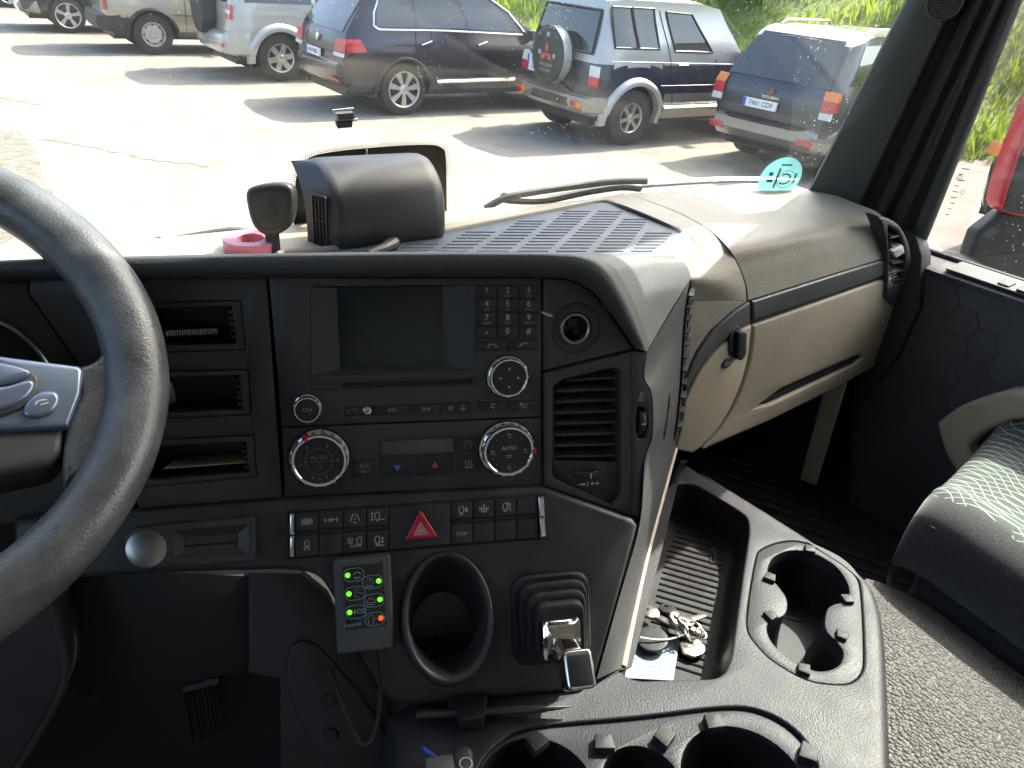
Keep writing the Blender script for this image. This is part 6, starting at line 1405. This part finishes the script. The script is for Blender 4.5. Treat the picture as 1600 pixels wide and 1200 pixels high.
c.line('door_seam', 'car_black', [(650, 46), (648, 70), (655, 100)], .012, .004); c.line('door_seam', 'car_black', [(728, 47), (732, 118)], .012, .004)
c.line('door_handle', 'car_chrome', [(656, 70), (672, 64)], .03, .025); c.line('door_handle', 'car_chrome', [(744, 70), (758, 65)], .03, .025)
c.line('sill_trim', 'car_chrome', [(680, 127), (800, 123)], .05, .03)
c.flare(0, 'car_black', .05, .012); c.flare(c.wb, 'car_black', .05, .012)
c.patch('rear_window', 'car_glass', [(.62, 1.55), (-.62, 1.55), (-.70, 1.14), (.70, 1.14)], .012, px=False, side='R')
for sd in (-1, 1):
    c.patch('tail_lamp', 'lamp_red', [(sd*.88, 1.05), (sd*.62, 1.05), (sd*.60, .88), (sd*.90, .88)], .02, px=False, side='R'); c.patch('tail_lamp', 'lamp_clear', [(sd*.90, .87), (sd*.60, .87), (sd*.60, .82), (sd*.90, .82)], .02, px=False, side='R')
c.patch('tail_lamp', 'lamp_red', [(-.92, 1.05), (-.70, 1.06), (-.62, .90), (-.88, .88)], .012, px=False, side='S')
c.bar('rear_bumper', 'p_plum', [(.0, .42), (.05, .44), (.07, .58), (.06, .70), (.0, .74)], -.92, .92, .3)
c.patch('reflector', 'lamp_red', [(-.80, .52), (-.58, .52), (-.58, .48), (-.80, .48)], .09, px=False, side='R')
c.plate_(.05, .80, .50, .11, ['4410 FBN'], c=.05); c.mirror(2.2, 1.15, 'p_plum')
mb = MB(); mb.lathe(Fr(c.Rp(0, 1.0, .035), (0, -1, 0), Z), [(.05, -.01), (.048, .004), (.02, .008)], 20); mb.build('emblem', 'car_chrome', c.root)

# ---- champagne car with steel spare, next along
c = Car('pale_silver_car', 'pale silver off-road car with black spare wheel and wide wheel arches', GZF.P(442, 128), 3, 2.79, .82, .80, 1.87,
        [(-.82, 1.80), (-.5, 1.84), (1.4, 1.84), (1.8, 1.76), (2.4, 1.22), (3.3, 1.05), (3.55, .8)], [(.3, -.78), (.5, -.82), (1.1, -.80), (1.8, -.62)], HW1, 1.16, tyre=.385, rimr=.23, bodymats=('p_champagne', 'p_champagne'), arch=.46)
c.add_wheels('fat', 6); c.flare(0, 'p_champagne', .12, .05); c.flare(c.wb, 'p_champagne', .12, .05)
c.patch('side_window', 'car_glass', [(-.5, 1.70), (.6, 1.72), (.6, 1.24), (-.55, 1.24)], .004, px=False); c.patch('side_window', 'car_glass', [(.68, 1.72), (1.4, 1.72), (1.9, 1.22), (.68, 1.24)], .004, px=False)
c.patch('rear_window', 'car_glass', [(.62, 1.70), (-.62, 1.70), (-.68, 1.22), (.68, 1.22)], .012, px=False, side='R')
for sd in (-1, 1):
    c.patch('tail_lamp', 'lamp_red', [(sd*.92, 1.20), (sd*.74, 1.20), (sd*.74, .98), (sd*.92, .98)], .02, px=False, side='R'); c.patch('tail_lamp', 'lamp_clear', [(sd*.92, 1.12), (sd*.74, 1.12), (sd*.74, 1.06), (sd*.92, 1.06)], .026, px=False, side='R')
c.bar('rear_bumper', 'p_champagne', [(.0, .42), (.10, .44), (.13, .56), (.12, .72), (.05, .78), (.0, .78)], -.93, .93, .3)
c.patch('reflector', 'lamp_red', [(-.82, .60), (-.72, .60), (-.72, .54), (-.82, .54)], .14, px=False, side='R')
f = Fr((c.xr(1.0)-.04, .12, 1.05), (0, -1, 0), Z); mb = MB(); mb.lathe(f, [(.30, 0), (.38, .02), (.385, .08), (.385, .18), (.36, .23), (.2, .23)], 40); mb.build('spare_wheel', 'tyre', c.root)
c.line('door_seam', 'car_black', [(.62, 1.24), (.60, .5)], .012, .004, px=False); c.line('side_step', 'p_champagne', [(.5, .38), (2.2, .38)], .08, .04, px=False); c.rails(-.3, 1.4, .62, 1.85, 'p_champagne'); c.mirror(2.2, 1.2, 'p_champagne')
c.line('mud_flap', 'car_black', [(-.50, .40), (-.50, .22)], .06, -.06, px=False)

# ---- tan car with steel wheels
c = Car('tan_car', 'tan off-road car on plain steel wheels with black bumper', GZF.P(245, 86), 2, 2.65, .80, .75, 1.76,
        [(-.80, 1.80), (-.5, 1.84), (1.3, 1.84), (1.7, 1.76), (2.2, 1.22), (3.1, 1.1), (3.38, .85)], [(.3, -.76), (.5, -.80), (1.1, -.78), (1.8, -.66)], HW1, 1.16, tyre=.37, rimr=.215, bodymats=('p_tan', 'p_tan', 'car_black'), matfn=lambda x, z: 2 if (x < -.4 and z < .66) else 0, arch=.45)
c.add_wheels('steel', 0, m='steel_rim'); c.flare(0, 'car_black', .05, .02); c.flare(c.wb, 'car_black', .05, .02)
c.patch('side_window', 'car_glass', [(-.5, 1.70), (.6, 1.72), (.6, 1.24), (-.55, 1.24)], .004, px=False); c.patch('side_window', 'car_glass', [(.68, 1.72), (1.3, 1.72), (1.8, 1.22), (.68, 1.24)], .004, px=False)
for sd in (-1, 1): c.patch('tail_lamp', 'lamp_red', [(sd*.86, 1.05), (sd*.74, 1.05), (sd*.74, .78), (sd*.86, .78)], .02, px=False, side='R')
c.bar('rear_bumper', 'car_black', [(.0, .42), (.14, .44), (.16, .56), (.14, .68), (.0, .70)], -.87, .87, .25)
c.line('door_seam', 'car_black', [(.64, 1.24), (.62, .45)], .012, .004, px=False); c.line('door_handle', 'car_black', [(.70, 1.02), (.86, 1.02)], .04, .02, px=False); c.line('side_step', 'car_black', [(.5, .36), (2.1, .36)], .06, .05, px=False); c.line('trim_line', 'car_black', [(.4, .72), (2.2, .72)], .014, .005, px=False)
c.patch('fuel_flap', 'p_tan', [(-.42, 1.02), (-.22, 1.02), (-.22, .86), (-.42, .86)], .006, px=False); c.mirror(2.0, 1.2, 'car_black')

# ---- black car, second from the left edge
c = Car('black_car', 'black car on twin spoke wheels parked left of the tan car', GZF.P(112, 52), 2, 2.66, .85, .85, 1.80,
        [(-.85, 1.50), (-.4, 1.62), (1.2, 1.62), (2.2, 1.08), (3.2, .95), (3.5, .7)], [(.3, -.80), (.6, -.86), (1.1, -.82), (1.6, -.5)], HW1, 1.05, tyre=.35, rimr=.25, bodymats=('p_dark', 'p_dark'), arch=.41)
c.add_wheels('twin', 5); c.patch('side_window', 'car_glass', [(-.4, 1.50), (1.2, 1.52), (1.8, 1.08), (-.5, 1.10)], .004, px=False)
c.bar('rear_bumper', 'p_greymet', [(.0, .38), (.06, .40), (.08, .54), (.0, .62)], -.9, .9, .3)
for sd in (-1, 1): c.patch('tail_lamp', 'lamp_red', [(sd*.88, 1.0), (sd*.62, 1.0), (sd*.62, .85), (sd*.88, .85)], .02, px=False, side='R')
c.line('door_seam', 'car_black', [(.7, 1.1), (.7, .4)], .012, .004, px=False)
c = Car('grey_car', 'grey car at the far left edge with only one wheel showing', GZF.P(18, 12), 2, 2.66, .85, .85, 1.80,
        [(-.85, 1.50), (-.4, 1.62), (1.2, 1.62), (2.2, 1.08), (3.2, .95), (3.5, .7)], [(.3, -.80), (.6, -.86), (1.1, -.82), (1.6, -.5)], HW1, 1.05, tyre=.35, rimr=.25, bodymats=('p_greymet', 'p_greymet'), arch=.41)
c.add_wheels('spoke', 7); c.patch('side_window', 'car_glass', [(-.4, 1.50), (1.2, 1.52), (1.8, 1.08), (-.5, 1.10)], .004, px=False)

# ---- dark blue car with pale bumper
q0, q1 = atz(1139, 191, GZ+.52), atz(1253, 218, GZ+.52)
mid = (q0+q1)/2; hdg = 9; hdv = V((math.cos(R(hdg)), math.sin(R(hdg)), 0)); lfv = V((-math.sin(R(hdg)), math.cos(R(hdg)), 0))
rrp = mid + hdv*.92 - lfv*(.86)
c = Car('dark_blue_car', 'dark blue off-road car with raked back, white plate and pale bumper', rrp, hdg, 2.72, .95, .75, 1.78,
        [(-.95, 1.60), (-.5, 1.70), (-.2, 1.73), (1.2, 1.72), (1.6, 1.64), (2.3, 1.14), (3.2, 1.0), (3.45, .8)], [(.3, -.80), (.5, -.93), (.72, -.95), (1.02, -.92), (1.15, -.86), (1.72, -.42)], HW1, 1.12, tyre=.37, rimr=.21, bodymats=('p_steelblue', 'p_greymet'), matfn=lambda x, z: 1 if z < .60 else 0, arch=.45)
c.add_wheels('spoke', 6); SHO = c
c.flare(0, 'p_greymet', .10, .04); c.flare(c.wb, 'p_greymet', .10, .04)
rw = c.patch('rear_window', 'car_glass', [(.58, 1.66), (-.58, 1.66), (-.74, 1.14), (.74, 1.14)], .010, px=False, side='R')
c.patch('side_window', 'car_glass', [(-.30, 1.62), (.55, 1.64), (.55, 1.18), (-.62, 1.18)], .004, px=False); c.patch('side_window', 'car_glass', [(.62, 1.64), (1.25, 1.62), (1.8, 1.16), (.62, 1.18)], .004, px=False)
for sd in (-1, 1):
    c.patch('tail_lamp', 'lamp_orange', [(sd*.86, 1.12), (sd*.70, 1.12), (sd*.72, 1.02), (sd*.88, 1.02)], .022, px=False, side='R'); c.patch('tail_lamp', 'lamp_red', [(sd*.88, 1.02), (sd*.72, 1.02), (sd*.72, .88), (sd*.88, .88)], .022, px=False, side='R'); c.patch('tail_lamp', 'lamp_clear', [(sd*.88, .88), (sd*.72, .88), (sd*.72, .80), (sd*.88, .80)], .022, px=False, side='R')
    f = Fr(c.Rp(sd*.66, .50, .10), (0, -1, 0), Z); mb = MB(); mb.slab(f, rect(-.11, -.04, .11, .04, .015), -.02, .012, .005); mb.build('bumper_lamp', 'lamp_red', c.root)
c.patch('side_lamp', 'lamp_orange', [(-.88, 1.10), (-.76, 1.10), (-.78, 1.0), (-.90, 1.0)], .012, px=False); c.patch('side_lamp', 'lamp_red', [(-.90, 1.0), (-.78, 1.0), (-.80, .88), (-.92, .88)], .012, px=False)
c.bar('rear_bumper', 'p_greymet', [(.0, .36), (.08, .38), (.11, .50), (.09, .62), (.0, .66)], -.90, .90, .3); c.bar('bumper_step', 'car_black', [(.0, .61), (.11, .62), (.11, .655), (.0, .665)], -.60, .60, 0)
c.bar('rear_skirt', 'car_black', [(.0, .28), (.03, .28), (.05, .37), (.0, .38)], -.7, .7, 0)
c.plate_(.10, .84, .50, .11, ['7461 CDF'], c=.045)
f = Fr(c.Rp(-.02, 1.01, .03), (0, -1, 0), Z); mb = MB()
for a in (90, 210, 330): mb.poly([f.pt(*p, .004) for p in dia(0, 0, a, .05, .028)])
mb.build('emblem', 'red_print', c.root, smooth=False); mb = MB(); put_text(mb, f, 'MITSUBISHI', -.0, -.075, .05, .004); mb.build('marking', 'car_chrome', c.root, smooth=False)
c.rails(-.1, 1.2, .6, 1.73, 'p_greymet')
# ---- black car seen through the side window
lamp_ = atz(1556, 232, GZ+1.0); hv = V((math.cos(R(8)), math.sin(R(8)), 0)); lv = V((-math.sin(R(8)), math.cos(R(8)), 0)); rr_ = lamp_+hv*.9-lv*(.84+.89)
c = Car('window_car', 'black car with orange rear lamp seen through the passenger side window', rr_, 8, 2.7, .9, .85, 1.84,
        [(-.9, 1.60), (-.5, 1.70), (1.2, 1.70), (1.7, 1.62), (2.3, 1.12), (3.2, 1.0), (3.5, .75)], [(.3, -.80), (.5, -.88), (1.02, -.90), (1.7, -.6)], HW1, 1.10, tyre=.37, rimr=.24, bodymats=('p_dark', 'p_dark'), arch=.44)
c.add_wheels('fat', 5); c.patch('side_window', 'car_glass', [(-.4, 1.60), (1.2, 1.62), (1.8, 1.12), (-.5, 1.14)], .004, px=False)
c.patch('rear_window', 'car_glass', [(.58, 1.6), (-.58, 1.6), (-.70, 1.14), (.70, 1.14)], .010, px=False, side='R')
for sd in (-1, 1): c.patch('tail_lamp', 'lamp_orange', [(sd*.90, 1.06), (sd*.78, 1.06), (sd*.78, .94), (sd*.90, .94)], .02, px=False, side='R'); c.patch('tail_lamp', 'lamp_red', [(sd*.78, 1.06), (sd*.60, 1.06), (sd*.60, .94), (sd*.78, .94)], .02, px=False, side='R')
c.bar('rear_bumper', 'car_black', [(.0, .38), (.06, .40), (.08, .54), (.0, .62)], -.9, .9, .3)

# ---------------------------------------------------------------- red door mirror outside the passenger window
FMm = Fr(CAM+ray(1600, 250)*1.95, V((CR.x, CR.y, 0)), V((.05, .12, 1)))
mr = empty('door_mirror', FMm.P(1560, 335), 'red door mirror with dark glass outside the passenger window', 'mirror')
mo = [tuple(p) for p in crv([(1562, 334), (1548, 325), (1545, 310), (1556, 270), (1580, 205), (1600, 155), (1625, 100)], 4)] + [(1700, 60), (1800, 80), (1760, 380), (1650, 352)]
mi_ = [(1568, 330), (1575, 300), (1595, 240), (1625, 170), (1660, 110), (1780, 110), (1740, 360), (1650, 345)]
mb = MB(); mb.slab(FMm, FMm.loop([(x+14, y) for x, y in mo]), -.05, .01, .012, seg=3); mb.build('housing', 'red_plastic', mr)
mb = MB(); mb.slab(FMm, FMm.loop(mi_, .012), .006, .0125, .002); mb.build('mirror_glass', 'screen', mr)
mb = MB(); mb.slab(FMm, rnd(FMm.loop([(1514, 402), (1528, 362), (1570, 330), (1720, 330), (1720, 480), (1580, 440)], -.02), .01), -.07, -.02, .012, seg=3); mb.build('arm', 'rubber', mr)  # arm broadened into a dark slab in place of a ground shadow

mb = MB(); fu = FH(0); mb.slab(fu, rect(1.26, 1.0, 1.50, 1.20, .05, 5), 2.90, 3.45, .03, seg=3); mb.build('added_shade_head', 'red_plastic', mr)  # unseen upper head, added and sized to keep sun off the dash
mb = MB(); mb.tube(crv([FMm.P(1660, 70, -.02), V((1.45, .95, 2.75)), V((1.42, 1.08, 2.93))], 5), .025, 10); mb.build('added_bracket', 'rubber', mr)  # unseen bracket added to carry the shading head
